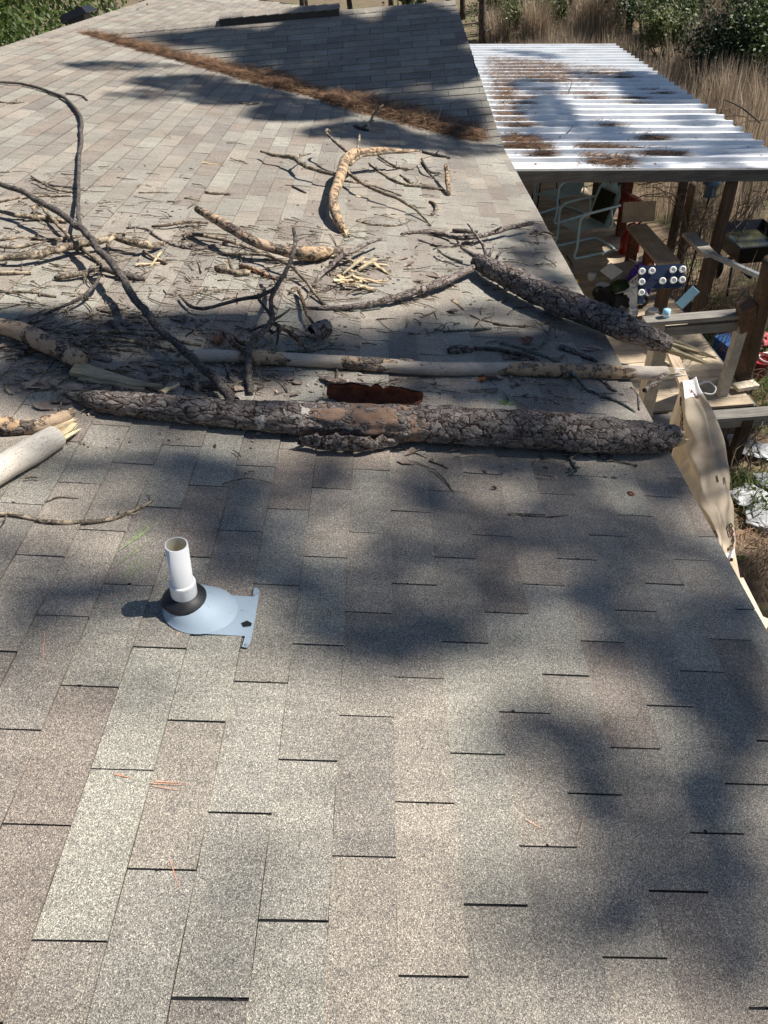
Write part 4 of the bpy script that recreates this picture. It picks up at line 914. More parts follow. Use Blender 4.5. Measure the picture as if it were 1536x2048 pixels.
for i in range(K + 1):
    t = i / K * .96; wd = pile_w(t) * .8; c = vj.lerp(vf, t)
    a1 = RN.cross(vd).normalized(); a1 = a1 if (a1.y < 0) else -a1
    a2 = cn.cross(vd).normalized(); a2 = a2 if (a2.y > 0) else -a2
    for k in range(Wn):
        s = k / (Wn - 1) * 2 - 1; side = a1 if s < 0 else a2
        hh = (.06 * (1 - s * s) ** .8 * min(1, wd / .2) + .01 * noise.noise(Vector((t * 40, s * 3, 0)))) * (1 if abs(s) < .99 else 0)
        V.append(c + side * abs(s) * wd + spine_n * (hh + .001))
mb.add(V, [(i * Wn + k, i * Wn + k + 1, (i + 1) * Wn + k + 1, (i + 1) * Wn + k) for i in range(K) for k in range(Wn - 1)])
tag(mb.build('pine_straw_mat', flat('matted_straw', (0.15, 0.08, 0.045), .95, .4, 60), None, True), 'matted lower layer of the pine straw in the roof valley', 'pine straw', kind='stuff')

# ------------------------------------------------------------------ patio roof of white ribbed panels
def pz_roof(x, y): return -0.5 - 0.09 * (x - 1.2)
pat = empty('patio_roof', (2.8, 7.3, -0.5), 'low patio roof of white ribbed metal panels littered with pine straw', 'patio roof')
PW, RIB = 1.05, 0.35
def xr(y): return 4.42 + 0.06 * (y - 8)
y = 7.26; k = 0
while y < 15.9:
    mb = MB(); prof = []
    nr = 3
    for j in range(nr):
        b = j * RIB
        prof += [(b + 0.0, 0), (b + 0.10, 0), (b + 0.108, .006), (b + 0.128, .006), (b + .136, 0), (b + 0.25, 0), (b + 0.258, 0.042), (b + 0.31, 0.042), (b + .335, 0)]
    prof.append((PW, 0)); x0 = 1.12 if y < 15 else 1.12
    dz = 0.0008 * (k % 2) + rnd.uniform(0, .002); K2 = 12; V = []
    for (py_, ph) in prof:
        for i in range(K2 + 1):
            X_ = x0 + (xr(y + py_) - x0) * i / K2; V.append((X_, y + py_ + 0.02 * (X_ - 1), pz_roof(X_, y) + ph + dz + .003 * noise.noise(Vector((X_ * 2, y + py_, 0)))))
    mb.add(V, [(a * (K2 + 1) + i, a * (K2 + 1) + i + 1, (a + 1) * (K2 + 1) + i + 1, (a + 1) * (K2 + 1) + i) for a in range(len(prof) - 1) for i in range(K2)])
    pn = mb.build('panel', M_WPAN, pat)
    mb = MB()
    for X_ in (1.6, 2.9, 4.2):
        for j in range(nr): mb.lathe((X_, y + j * RIB + .19, pz_roof(X_, y) + .003), [(.016, 0), (.014, .006), (0, .008)], (0, 0, 1), 8)
    mb.build('screws', M_RUST, pn)
    y += PW; k += 1
yend = y
mb = MB(); mb.beam((1.12, 7.24, pz_roof(1.12, 0) - .065), (4.5, 7.31, pz_roof(4.5, 0) - .065), .045, .12); mb.build('beam', M_BEAM, pat)
mb = MB(); mb.beam((1.12, 7.215, pz_roof(1.12, 0) - .002), (4.45, 7.285, pz_roof(4.45, 0) - .002), .006, .012); mb.build('trim', M_WHITE, pat)
for yy in (10.0, 12.8, yend - .1):
    mb = MB(); mb.beam((1.12, yy, pz_roof(1.12, 0) - .075), (4.55, yy + .07, pz_roof(4.55, 0) - .075), .045, .14); mb.build('beam', M_GREYW, pat)
for xx in (1.6, 2.9, 4.2):
    mb = MB(); mb.beam((xx, 7.35, pz_roof(xx, 0) - .03), (xx + .05, yend - .12, pz_roof(xx, 0) - .03), .04, .05); mb.build('purlin', M_POST, pat)
DZ = -2.4
def post(parent, x, y, z0, z1, w_=.09, m=M_POST, lean=(0, 0)):
    mb = MB(); mb.beam((x, y, z0), (x + lean[0], y + lean[1], z1), w_, w_, Vector((0, 1, 0))); return mb.build('post', m, parent)
for (xx, yy) in ((3.75, 7.38), (1.25, 7.36), (4.3, 10.05), (2.2, 12.85), (4.4, 12.9), (1.3, 15.4), (3.0, 15.4), (4.5, 15.5)):
    post(pat, xx, yy, -3.1 if xx > 3.6 else DZ, pz_roof(xx, 0) - .15, .1)
# straw on the patio roof
mb = MB()
def straw_patch(x0, y0, x1, y1, n, hh=.02, ang=0.0, spread=.8):
    n = int(n * 1.7)
    for _ in range(n):
        t = rr.random(); p = pz(x0 + (x1 - x0) * t + rr.gauss(0, 11), y0 + (y1 - y0) * rr.random() + rr.gauss(0, 2.2) , -.6); p.z = pz_roof(p.x, p.y) + .008 + hh * rr.random() ** 2
        a_ = ang + rr.gauss(0, spread); d = Vector((math.cos(a_), math.sin(a_), rr.uniform(-.04, .12))); needle(mb, p, d, rr.uniform(.08, .2), .0075, Vector((rr.uniform(-.2, .2), rr.uniform(-.2, .2), 0)), Vector((0, 0, 1)))
for a_ in [(975, 122, 1130, 165, 1700, .06), (985, 118, 1250, 140, 900, .03), (1040, 138, 1190, 162, 500, .04), (985, 165, 1020, 210, 500, .05), (990, 195, 1060, 222, 420, .03), (990, 228, 1040, 252, 300, .03), (995, 255, 1060, 268, 200, .03), (1000, 290, 1070, 316, 620, .06), (1060, 305, 1095, 326, 260, .04), (1150, 290, 1365, 299, 520, .02), (1165, 316, 1255, 331, 380, .05), (1280, 258, 1330, 271, 160, .03), (1190, 238, 1240, 246, 90, .02), (1285, 158, 1340, 163, 130, .02), (1150, 175, 1210, 190, 160, .02), (1150, 184, 1290, 190, 170, .01), (1240, 176, 1290, 181, 120, .01), (1000, 176, 1140, 190, 120, .01), (1180, 130, 1260, 138, 260, .03)]:
    straw_patch(*a_)
for _ in range(500):
    p = pz(rr.uniform(990, 1500), rr.choice([118, 150, 176, 200, 228, 256, 282, 310]) + rr.uniform(-3, 3), -.62); p.z = pz_roof(p.x, p.y) + .006
    a_ = rr.gauss(0, .3); needle(mb, p, Vector((math.cos(a_), math.sin(a_), 0)), rr.uniform(.05, .15), .004, Vector((0, .1, 0)), Vector((0, 0, 1)))
tag(mb.build('patio_pine_straw', M_NEED), 'patches of brown pine straw caught between the ribs of the patio roof', 'pine straw', kind='stuff')
def roof_twig(pts, lab):
    P = [pz(x, y, -.6) for x, y, _, _ in pts]
    for p, q in zip(P, pts): p.z = pz_roof(p.x, p.y) + .02 + q[3]
    mb = MB(); mb.tube(P, [q[2] for q in pts], 6, 3); tag(mb.build('patio_twig', M_BK_DARK, None, True), lab, 'twig')
roof_twig([(1135, 190, .006, .0), (1140, 180, .007, .05), (1142, 170, .006, .1), (1120, 172, .004, .12)], 'dark forked twig standing on the middle of the patio roof')
roof_twig([(1118, 282, .005, 0), (1135, 276, .007, .03), (1145, 268, .005, .08)], 'short dark twig on the lower patio roof')
roof_twig([(1022, 252, .006, 0), (1035, 262, .007, .02), (1045, 266, .004, .0)], 'dark twig on the patio roof close to the house')
roof_twig([(1285, 262, .006, .0), (1300, 266, .006, .03), (1325, 268, .005, .0)], 'dark twig in a straw clump at the right of the patio roof')

# ------------------------------------------------------------------ deck
deck = empty('deck', (2.2, 9, -3.1), 'weathered wooden deck with railings running along the house under the patio roof', 'deck')
protos = []
def deck_boards(x0, x1, y0, y1, mat=M_DECKX, wb=.14, gap=.006, z=DZ, par=None):
    y = y0; k = 0; mbp = MB(); mbp.box((0, 0, 0), (x1 - x0, wb - gap, .028)); me = mbp.mesh('deck_board', mat)
    while y < y1:
        o = bpy.data.objects.new('deck_board', me); COL.objects.link(o); o.parent = par or deck
        o.matrix_parent_inverse = wm(par or deck).inverted()
        o.location = ((x0 + x1) / 2 + rnd.uniform(-.01, .01), y + wb / 2, z - .014 + rnd.uniform(-.0015, .0015)); o.rotation_euler = (0, 0, rnd.uniform(-.002, .002)); y += wb
deck_boards(wx + .03, 3.55, 5.3, 15.8)
deck_boards(wx + .03, 1.93, -1.2, 5.15)
mb = MB(); mb.beam((wx + .02, 5.24, DZ - .12), (4.0, 5.24, DZ - .12), .04, .2); mb.build('rim_joist', M_GREYW, deck)
mb = MB(); mb.beam((1.95, -1.2, DZ - .12), (1.95, 5.2, DZ - .12), .04, .2); mb.build('rim_joist', M_GREYWY, deck)
mb = MB(); mb.beam((3.57, 5.3, DZ - .12), (3.57, 15.8, DZ - .12), .04, .2); mb.build('rim_joist', M_GREYWY, deck)
mb = MB(); mb.beam((2.0, 5.12, DZ + .01), (3.75, 5.12, DZ + .01), .16, .04); mb.build('edge_board', M_GREYW, deck)
mb = MB(); mb.beam(pz(1470, 775, DZ + .05), pz(1512, 768, DZ + .05), .12, .04); mb.build('edge_board', M_BRIGHTL, deck)
for (xx, yy) in ((1.95, -1), (1.95, 1.2), (1.95, 3.2), (3.5, 5.25), (3.55, 8), (3.55, 11), (3.55, 14)): post(deck, xx, yy, -3.15, DZ - .1, .1)
# front railing (along x) and side railing
def rail(a, b, wd=.09, ht=.038, m=M_GREYW, nm='rail'):
    mb = MB(); mb.beam(a, b, wd, ht); return mb.build(nm, m, deck)
ra, rb = pz(1288, 643, -1.5), pz(1502, 626, -1.5)
rail(ra, rb, .14, .04, M_GREYW)
rail(ra + Vector((0, 0, -.12)), rb + Vector((0, 0, -.12)), .04, .09, M_GREYW)
pA = pz(1345, 668, -1.5)
for t in (0.15, .95):
    p = ra.lerp(rb, t); post(deck, p.x, p.y, DZ, -1.53, .09, M_DECKY)
p = pz(1318, 690, -1.55); post(deck, p.x + .0, p.y, DZ, -1.53, .12, M_DECKY)
rail(pz(1376, 468, -1.5), pz(1422, 512, -1.5), .14, .04, M_DECKY)
rail(pz(1420, 508, -1.5), pz(1536, 560, -1.5), .045, .045, M_STEEL)
p = pz(1421, 512, -1.52); post(deck, p.x, p.y, -3.0, -1.53, .1, M_POST)
# cloth side railing: top board
c0_, c1_ = pz(1338, 688, -1.5), pz(1385, 775, -1.5); d0_, d1_ = pz(1455, 1115, -1.5), pz(1476, 1232, -1.5)
m0_ = pz(1372, 778, -1.5); n0_ = d0_.lerp(d1_, -.1)
rail(c0_ + Vector((0, .05, -.0)), m0_, .085, .038, M_PINEY, 'rail'); rail(n0_, d0_.lerp(d1_, .95), .085, .038, M_PINEY, 'rail')
rail(m0_ + Vector((.04, 0, -.10)), n0_ + Vector((.02, 0, -.08)), .085, .038, M_PINEY, 'rail')
rail(pz(1440, 1135, -1.62), pz(1462, 1260, -1.62), .04, .09, M_BRIGHTL)
rail(pz(1470, 1160, -1.7), pz(1520, 1262, -1.7), .09, .04, M_BRIGHTL)
rail(pz(1488, 1236, -1.6), pz(1545, 1262, -1.6), .1, .05, M_BRIGHTL)
post(deck, d1_.x + .02, d1_.y - .3, -3.1, -1.53, .09, M_DECKY)
p = pz(1524, 1322, -1.75); mb = MB(); mb.beam(p, p + Vector((.09, .02, .62)), .1, .1, Vector((0, 1, 0))); mb.build('post', M_PINEY, deck)
rail(pz(1495, 1340, -1.85), pz(1580, 1352, -1.85), .2, .04, M_BRIGHTL)
knot = MB(); knot.disc(pz(1508, 1262, -1.572), .022, (0, 0, 1), 12); knot.build('wood_knot', M_RUST, deck)
# bench plank with box posts
bn = empty('bench', pz(1300, 560, DZ), 'long brown plank bench on square posts along the far deck railing', 'bench')
mb = MB(); a_, b_ = pz(1272, 452, -1.75), pz(1338, 528, -1.75); mb.beam(a_, b_, .26, .04); mb.build('seat', M_PINEY, bn)
for q in (a_, b_, a_.lerp(b_, .5)):
    mb = MB(); mb.beam((q.x, q.y, DZ), (q.x, q.y, -1.775), .12, .12, Vector((0, 1, 0))); mb.build('leg', M_RUST if q is not b_ else M_POST, bn)
mb = MB(); ba = pz(1245, 425, -1.62); bb = pz(1310, 422, -1.62); 
dv_ = (bb - ba).normalized(); upv = Vector((0, .35, .94)).normalized(); 
mb.beam(ba, bb, .03, .25, Vector((0.0, .35, .94))); tag(mb.build('plywood_board', M_PINEY), 'plain tan plywood board leaning up behind the red gas can', 'board')
post(pat, pz(1240, 470, DZ).x, pz(1240, 470, DZ).y, DZ, -1.6, .12, M_RUST)

# cloth over the railing
def interp(L, t):
    t = max(0, min(1, t)) * (len(L) - 1); i = min(int(t), len(L) - 2); return L[i].lerp(L[i + 1], t - i)
ts = 9
outer = [pz(x, y, z) for x, y, z in [(1392, 762, -1.49), (1412, 800, -1.49), (1436, 850, -1.48), (1450, 905, -1.48), (1460, 960, -1.50), (1466, 1010, -1.50), (1468, 1060, -1.50), (1467, 1095, -1.50), (1466, 1124, -1.49)]]
mid = [pz(x, y, z) for x, y, z in [(1379, 762, -1.478), (1396, 800, -1.472), (1416, 850, -1.45), (1432, 905, -1.43), (1442, 960, -1.44), (1450, 1010, -1.45), (1455, 1060, -1.46), (1457, 1095, -1.472), (1457, 1124, -1.476)]]
crease = [pz(x, y, z) for x, y, z in [(1369, 762, -1.474), (1384, 800, -1.465), (1404, 852, -1.455), (1416, 905, -1.445), (1414, 960, -1.45), (1425, 1010, -1.46), (1438, 1060, -1.465), (1443, 1095, -1.472), (1447, 1124, -1.475)]]
inner = [pz(x, y, z) for x, y, z in [(1362, 765, -1.475), (1366, 810, -1.48), (1374, 860, -1.49), (1382, 905, -1.50), (1386, 955, -1.50), (1402, 1008, -1.49), (1426, 1060, -1.47), (1437, 1095, -1.472), (1444, 1126, -1.475)]]
in1 = [pz(x, y, z) for x, y, z in [(1361, 775, -1.60), (1361, 830, -1.70), (1361, 880, -1.76), (1364, 915, -1.80), (1346, 965, -1.80), (1380, 1015, -1.76), (1402, 1065, -1.72), (1424, 1105, -1.68), (1438, 1130, -1.62)]]
in2 = [p + Vector((-.02 + .04 * math.sin(i * 2.1), 0, -.35)) for i, p in enumerate(in1)]
out2 = [p + Vector((.03 + .03 * math.sin(i * 1.7), 0, -.45)) for i, p in enumerate(outer)]
rows = [in2, in1, inner, crease, mid, outer, out2]
def cloth_pt(s, t):
    "s across (0 inner hem .. 1 outer hem), t along"
    q = s * (len(rows) - 1); i = min(int(q), len(rows) - 2); f = q - i
    a = [interp(rows[max(0, min(len(rows) - 1, j))], t) for j in (i - 1, i, i + 1, i + 2)]
    p = 0.5 * ((2 * a[1]) + (a[2] - a[0]) * f + (2 * a[0] - 5 * a[1] + 4 * a[2] - a[3]) * f * f + (3 * a[1] - a[0] - 3 * a[2] + a[3]) * f ** 3)
    hang = max(0, .46 - s) * 2.4
    rad = math.hypot((t - .42), (s - .45) * .7)
    fold = (math.sin((t * 1.0 + (.5 - s) * .9) * 26) * .07 * min(1, max(0, (t - .2) * 5)) * max(0, min(1, (.95 - t) * 6)) + math.sin(t * 55 + s * 8) * .006) * hang + noise.noise(Vector((t * 8, s * 6, 0))) * .03 * (1 - abs(s - .6))
    return p + Vector((-1, -.15, .1)) * fold + Vector((0, 0, 1)) * (.004 + .012 * noise.noise(Vector((t * 13, s * 9, 4))) * (1 if s < .75 else .3))
cl = empty('tablecloth', mid[4], 'beige embroidered tablecloth draped over the wooden deck railing beside the roof edge', 'cloth')
mb = MB(); NS, NT = 60, 90
V = [cloth_pt(i / NS, j / NT) for j in range(NT + 1) for i in range(NS + 1)]
mb.add(V, [(j * (NS + 1) + i, j * (NS + 1) + i + 1, (j + 1) * (NS + 1) + i + 1, (j + 1) * (NS + 1) + i) for j in range(NT) for i in range(NS)])
o = mb.build('linen', M_CLOTH, cl, True)
for (t0, t1) in ((0.0, .11), (.93, 1.0)):
    mb = MB(); V = [cloth_pt(.40 + .5 * i / 20, t0 + (t1 - t0) * j / 8) + Vector((-.001, 0, .003)) for j in range(9) for i in range(21)]
    mb.add(V, [(j * 21 + i, j * 21 + i + 1, (j + 1) * 21 + i + 1, (j + 1) * 21 + i) for j in range(8) for i in range(20)]); mb.build('hem_band', M_CLOTHW, cl, True)
def scroll(s0, t0, sz, turns, hand, mat, w_=.0042):
    pts = []
    for k in range(26):
        f = k / 25; a_ = turns * 6.283 * f * hand; q = sz * (1 - .82 * f); pts.append(cloth_pt(s0 + math.cos(a_) * q * 1.3, t0 + math.sin(a_) * q) + Vector((-.009, -.003, .006)))
    mb = MB(); mb.tube(pts, [w_ * (1.3 - .6 * k / 25) for k in range(26)], 5, 1); mb.build('embroidery', mat, cl)
for (s0, t0) in ((.24, .10), (.2, .15), (.25, .2), (.19, .24), (.24, .29), (.17, .19), (.28, .86), (.33, .83), (.24, .8), (.36, .88), (.3, .92), (.22, .74), (.38, .93), (.27, .77), (.34, .78), (.74, .8), (.78, .85), (.7, .9), (.76, .76), (.6, .06), (.68, .1)):
    scroll(s0, t0, rr.uniform(.022, .036), rr.uniform(.8, 1.4), rr.choice((-1, 1)), M_EMBD if s0 < .6 or rr.random() < .6 else M_CUSH, .0034)
def petal(s0, t0, sz, mat):
    mb = MB(); V = [cloth_pt(s0 + math.cos(k * .785) * sz * .5 * (1 + .4 * (k % 2)), t0 + math.sin(k * .785) * sz * (1 + .4 * (k % 2))) + Vector((-.009, -.003, .007)) for k in range(8)]
    mb.add(V, [tuple(range(8))]); mb.build('embroidered_flower', mat, cl)
for (s0, t0, m) in ((.25, .79, M_EMBP), (.31, .87, M_EMBD), (.37, .9, M_EMBD), (.22, .13, M_EMBD), (.2, .21, M_EMBD), (.22, .27, M_EMBD), (.76, .82, M_EMBP), (.78, .87, M_EMBP), (.66, .08, M_EMBP), (.3, .95, M_EMBD), (.22, .83, M_EMBP), (.62, .5, M_CUSH), (.74, .52, M_CUSH)):
    petal(s0, t0, .016, m)

# ------------------------------------------------------------------ things on the deck
def tube_part(name, pts, r, mat, par, n=8, sub=5):
    mb = MB(); mb.tube(pts, [r] * len(pts), n, sub); return mb.build(name, mat, par, True)
def lawn_chair(loc, rz, label, cush=True):
    t_ = empty('lawn_chair', (0, 0, 0), label, 'chair', 'metal lawn chairs under the patio roof')
    # faces -x ; seat pan
    mb = MB(); V = []; n = 14
    for i in range(n + 1):
        x = -.26 + .5 * i / n
        for j in range(11):
            y_ = -.25 + .5 * j / 10; V.append((x, y_ * (1 - .05 * (i / n)), .40 - .05 * (i / n) + .02 * (abs(y_) * 4) ** 2 * .3 - (.05 * max(0, .15 - i / n) / .15)))
    m = len(V); V += [(a, b, c - .006) for a, b, c in V]
    mb.add(V, [(i * 11 + j, i * 11 + j + 1, (i + 1) * 11 + j + 1, (i + 1) * 11 + j) for i in range(n) for j in range(10)] + [(m + i * 11 + j, m + (i + 1) * 11 + j, m + (i + 1) * 11 + j + 1, m + i * 11 + j + 1) for i in range(n) for j in range(10)])
    mb.build('seat', M_CHAIR, t_, True)
    mb = MB(); V = []
    for i in range(n + 1):
        f = i / n; z = .36 + .55 * f
        for j in range(15):
            q = j / 14 * 2 - 1; wd = .25 + .05 * math.sin(f * 2.6) - (.10 * max(0, f - .75) / .25 * 1)
            V.append((.24 + .16 * f + .03 * q * q * -1, q * wd, z + .05 * f * math.cos(q * 5)))
    m = len(V); V += [(a + .008, b, c) for a, b, c in V]
    mb.add(V, [(i * 15 + j, i * 15 + j + 1, (i + 1) * 15 + j + 1, (i + 1) * 15 + j) for i in range(n) for j in range(14)] + [(m + i * 15 + j, m + (i + 1) * 15 + j, m + (i + 1) * 15 + j + 1, m + i * 15 + j + 1) for i in range(n) for j in range(14)])
    mb.build('backrest', M_CHAIR, t_, True)
    for s in (-1, 1):
        y_ = .30 * s
        tube_part('armrest', [(.36, y_ * .93, .66), (.1, y_, .655), (-.18, y_, .64), (-.27, y_, .60), (-.30, y_, .5), (-.30, y_, .2), (-.33, y_, .06), (-.28, y_, .015), (0, y_, .013), (.30, y_, .013), (.38, y_ * .8, .013), (.40, 0, .013)], .019, M_CHAIR, t_)
    tube_part('crossbar', [(-.28, -.3, .36), (-.26, 0, .36), (-.28, .3, .36)], .012, M_CHAIR, t_); tube_part('crossbar', [(.2, -.3, .655), (.27, -.26, .36), (.27, .26, .36), (.2, .3, .655)], .012, M_CHAIR, t_)
    if cush:
        mb = MB(); V = []; m1 = []
        for i in range(9):
            for j in range(9):
                a, b = i / 8 * 2 - 1, j / 8 * 2 - 1; th = .055 * max(0, (1 - a ** 4) * (1 - b ** 4)) ** .5
                for sg in (-1, 1): V.append((.235 + .07 * (a + 1) - .03 + sg * th - .03, b * .2, .60 + a * .2))
        F = []
        for i in range(8):
            for j in range(8):
                k = (i * 9 + j) * 2; F += [(k, k + 2, k + 20, k + 18), (k + 1, k + 19, k + 21, k + 3)]
        mb.add(V, F); mb.build('cushion', M_CUSH, t_, True)
    t_.location = loc; t_.rotation_euler = (0, 0, rz); t_.scale = (.98, .98, .98)
    bpy.context.view_layer.update(); return t_
cp = pz(1160, 499, DZ)
lawn_chair((cp.x + .05, cp.y, DZ), .3, 'pale blue-white tubular metal lawn chair with dark cushion standing in the sun on the deck')
cp2 = pz(1120, 440, DZ)
lawn_chair((cp2.x, cp2.y + .2, DZ), .5, 'second pale metal lawn chair in the shade behind the sunlit one', False)
def boxobj(name, lab, cat, c, sz, mat, rz=0.0, tilt=0.0, taper=0.0, lid=None):
    t_ = empty(name, c, lab, cat); m = (Matrix.Rotation(rz, 3, 'Z') @ Matrix.Rotation(tilt, 3, 'X'))
    mb = MB(); mb.box(Vector(c) + Vector((0, 0, sz[2] / 2)), sz, m, taper); mb.build('body', mat, t_)
    if lid is not None:
        for s in (-1, 1):
            mb = MB(); mb.box(Vector(c) + m @ Vector((s * sz[0] * .62, 0, sz[2] * .48 + sz[2] / 2)), (sz[0] * .5, sz[1] * .96, .006), m @ Matrix.Rotation(s * .5, 3, 'Y')); mb.build('flap', lid, t_)
    return t_
# gas can
g0 = pz(1257, 505, DZ); t_ = empty('gas_can', g0, 'red plastic gas can standing on the deck beside the bench', 'gas can')
mb = MB(); mb.lathe(g0, [(.13, 0), (.145, .02), (.145, .24), (.12, .30), (.05, .34), (.0, .345)], (0, 0, 1), 20); mb.build('tank', M_RED, t_, True)
tube_part('handle', [g0 + Vector((-.1, 0, .3)), g0 + Vector((-.07, 0, .40)), g0 + Vector((.05, 0, .41)), g0 + Vector((.09, 0, .31))], .014, M_RED, t_)
tube_part('spout', [g0 + Vector((.04, 0, .33)), g0 + Vector((.08, -.02, .42)), g0 + Vector((.16, -.04, .5))], .014, M_BLACK, t_)
g1 = pz(1258, 410, -1.9); t_ = empty('storage_tote', g1, 'faded red tote tipped on its side behind the plywood board', 'tote')
mb = MB(); mb.box(g1, (.3, .24, .2), Matrix.Rotation(.5, 3, 'Y') @ Matrix.Rotation(.3, 3, 'Z'), .15); mb.build('body', M_RED, t_)
mb = MB(); mb.box(g1 + Vector((.04, -.03, .12)), (.32, .26, .02), Matrix.Rotation(.5, 3, 'Y') @ Matrix.Rotation(.3, 3, 'Z')); mb.build('lid', M_RED, t_)
boxobj('cardboard_box', 'open grey cardboard box in the heap of clutter on the deck', 'box', pz(1243, 578, DZ), (.34, .3, .3), M_CARD, .3, .05, 0, M_WHITE)
w0 = pz(1203, 590, DZ); t_ = empty('plastic_tub', w0, 'small translucent white plastic tub alone on the deck boards', 'tub')
mb = MB(); mb.lathe(w0, [(.0, .002), (.07, .002), (.085, .14), (.08, .14), (.066, .01)], (0, 0, 1), 16); mb.build('tub', M_WHITE, t_, True)
mb = MB(); mb.lathe(w0, [(.088, .138), (.09, .146), (.083, .147)], (0, 0, 1), 16); mb.build('rim', M_WHITE, t_, True)
def crumple(name, lab, cat, c, r, mat, hs=1.0, seed=0, parts=()):
    bm_ = MB(); n, m = 22, 14; V = []
    for i in range(m + 1):
        for k in range(n):
            th = math.pi * i / m; ph = 2 * math.pi * k / n; d = Vector((math.sin(th) * math.cos(ph), math.sin(th) * math.sin(ph), math.cos(th)))
            q = r * (1 + .35 * noise.noise(d * 2.2 + Vector((seed, 0, 0))) + .22 * noise.noise(d * 6 + Vector((0, seed, 0))))
            V.append(Vector(c) + Vector((d.x * q, d.y * q, max(0, d.z * q * hs + r * hs * .8))))
    bm_.add(V, [(i * n + k, (i + 1) * n + k, (i + 1) * n + (k + 1) % n, i * n + (k + 1) % n) for i in range(m) for k in range(n)])
    return tag(bm_.build(name, mat), lab, cat)
crumple('plastic_bag', 'clear and purple plastic bag of drink packs on the deck clutter', 'bag', pz(1275, 590, DZ), .17, M_PURP, 1.3, 3)
crumple('plastic_bag', 'crumpled whitish plastic bag beside the purple wrapped pack', 'bag', pz(1262, 612, DZ), .15, M_WHITE, 1.2, 8)
crumple('plastic_bag', 'crumpled white bag on top of the purple wrapped pack', 'bag', pz(1285, 570, DZ) + Vector((0, 0, .2)), .11, M_WHITE, 1.1, 12)
mg = pz(1236, 610, DZ); t_ = empty('black_mower', mg, 'black garden machine with green trim lying in the deck clutter', 'mower')
mb = MB(); mb.box(mg + Vector((0, 0, .13)), (.5, .42, .16), Matrix.Rotation(.4, 3, 'Z'), .2); mb.build('housing', M_BLACK, t_)
for (dx, dy) in ((-.25, -.2), (.25, -.12), (-.2, .22), (.25, .25)):
    mb = MB(); mb.lathe(mg + Vector((dx, dy, .09)), [(.0, -.02), (.08, -.02), (.09, 0), (.08, .02), (0, .02)], (0.3, 1, 0), 16); mb.build('wheel', M_BLACK, t_, True)
mb = MB(); mb.lathe(mg + Vector((0, 0, .2)), [(.12, 0), (.12, .08), (.08, .11), (0, .115)], (0, 0, 1), 16); mb.build('engine_cover', M_LEAFD, t_, True)
tube_part('handle', [mg + Vector((-.1, -.1, .2)), mg + Vector((.1, -.25, .34)), mg + Vector((.3, -.1, .42))], .012, M_STEEL, t_)
# navy panel with white knobs
pa, pb_ = pz(1276, 600, -1.75), pz(1366, 596, -1.75); t_ = empty('knob_panel', pa, 'dark navy panel frame set with round white knobs leaning in the clutter', 'panel')
ex = (pb_ - pa).normalized(); ez = Vector((0, .45, .9)).normalized(); ey = ex.cross(ez); Lw = (pb_ - pa).length; hgt = .30
def P_(u, v, w_=0.0): return pa + ex * (u * Lw) + ez * (v * hgt) - ey * w_
mm = Matrix((ex, -ey, ez)).transposed()
for (u, v, su, sv) in ((.5, .92, 1, .55), (.06, .3, .14, 1.0), (.5, .5, 1.0, .3)):
    mb = MB(); mb.box(P_(u, v), (Lw * su, .03, hgt * sv * .9), mm); mb.build('panel_board', M_NAVY, t_)
nrmk = -ey if (-ey).y < 0 else ey
for (u, v) in ((.06, .98), (.28, .98), (.74, .98), (.95, .98), (.06, .62), (.52, .62), (.76, .62), (.95, .62), (.06, .25)):
    mb = MB(); mb.lathe(P_(u, v) + nrmk * .018, [(.036, 0), (.036, .014), (.02, .02), (.02, .008), (0, .006)], nrmk, 14); mb.build('knob', M_WHITE, t_, True)
mb = MB(); mb.beam(pz(1358, 612, -1.8), pz(1392, 578, -1.62), .1, .02, Vector((0, -.6, .8))); tag(mb.build('painted_board', M_LBLUE), 'light blue painted board poking out right of the knob panel', 'board')
tn = pz(1331, 634, -1.48); t_ = empty('tin_can', tn, 'small blue and white tin can sitting on the front deck rail', 'can')
mb = MB(); mb.lathe(tn, [(.0, .0), (.035, 0), (.035, .075), (0, .075)], (0, 0, 1), 16); mb.build('can_body', M_LBLUE, t_, True)
mb = MB(); mb.lathe(tn, [(.0365, .02), (.0365, .035)], (0, 0, 1), 16); mb.build('can_label', M_WHITE, t_, True)
gb = pz(1085, 410, DZ); t_ = empty('kettle_grill', gb, 'black round kettle grill in the dark corner under the patio roof', 'grill')
mb = MB(); mb.lathe(gb + Vector((0, 0, .55)), [(0, 0), (.2, .03), (.28, .15), (.285, .18), (.24, .28), (.1, .35), (0, .36)], (0, 0, 1), 18); mb.build('bowl', M_BLACK, t_, True)
for k in range(3): tube_part('leg', [gb + Vector((.15 * math.cos(k * 2.1), .15 * math.sin(k * 2.1), .6)), gb + Vector((.3 * math.cos(k * 2.1), .3 * math.sin(k * 2.1), 0))], .012, M_BLACK, t_, 6, 1)
bb_ = pz(1225, 400, DZ); t_ = empty('storage_cabinet', bb_, 'dark wooden cabinet with shelves in shade behind the lawn chairs', 'cabinet')
mb = MB(); mb.box(bb_ + Vector((0, .1, .55)), (.6, .35, 1.1)); mb.build('carcass', M_POST, t_)
for k in range(3): mb = MB(); mb.box(bb_ + Vector((0, -.09, .25 + .33 * k)), (.56, .02, .03)); mb.build('shelf', M_BEAM, t_)
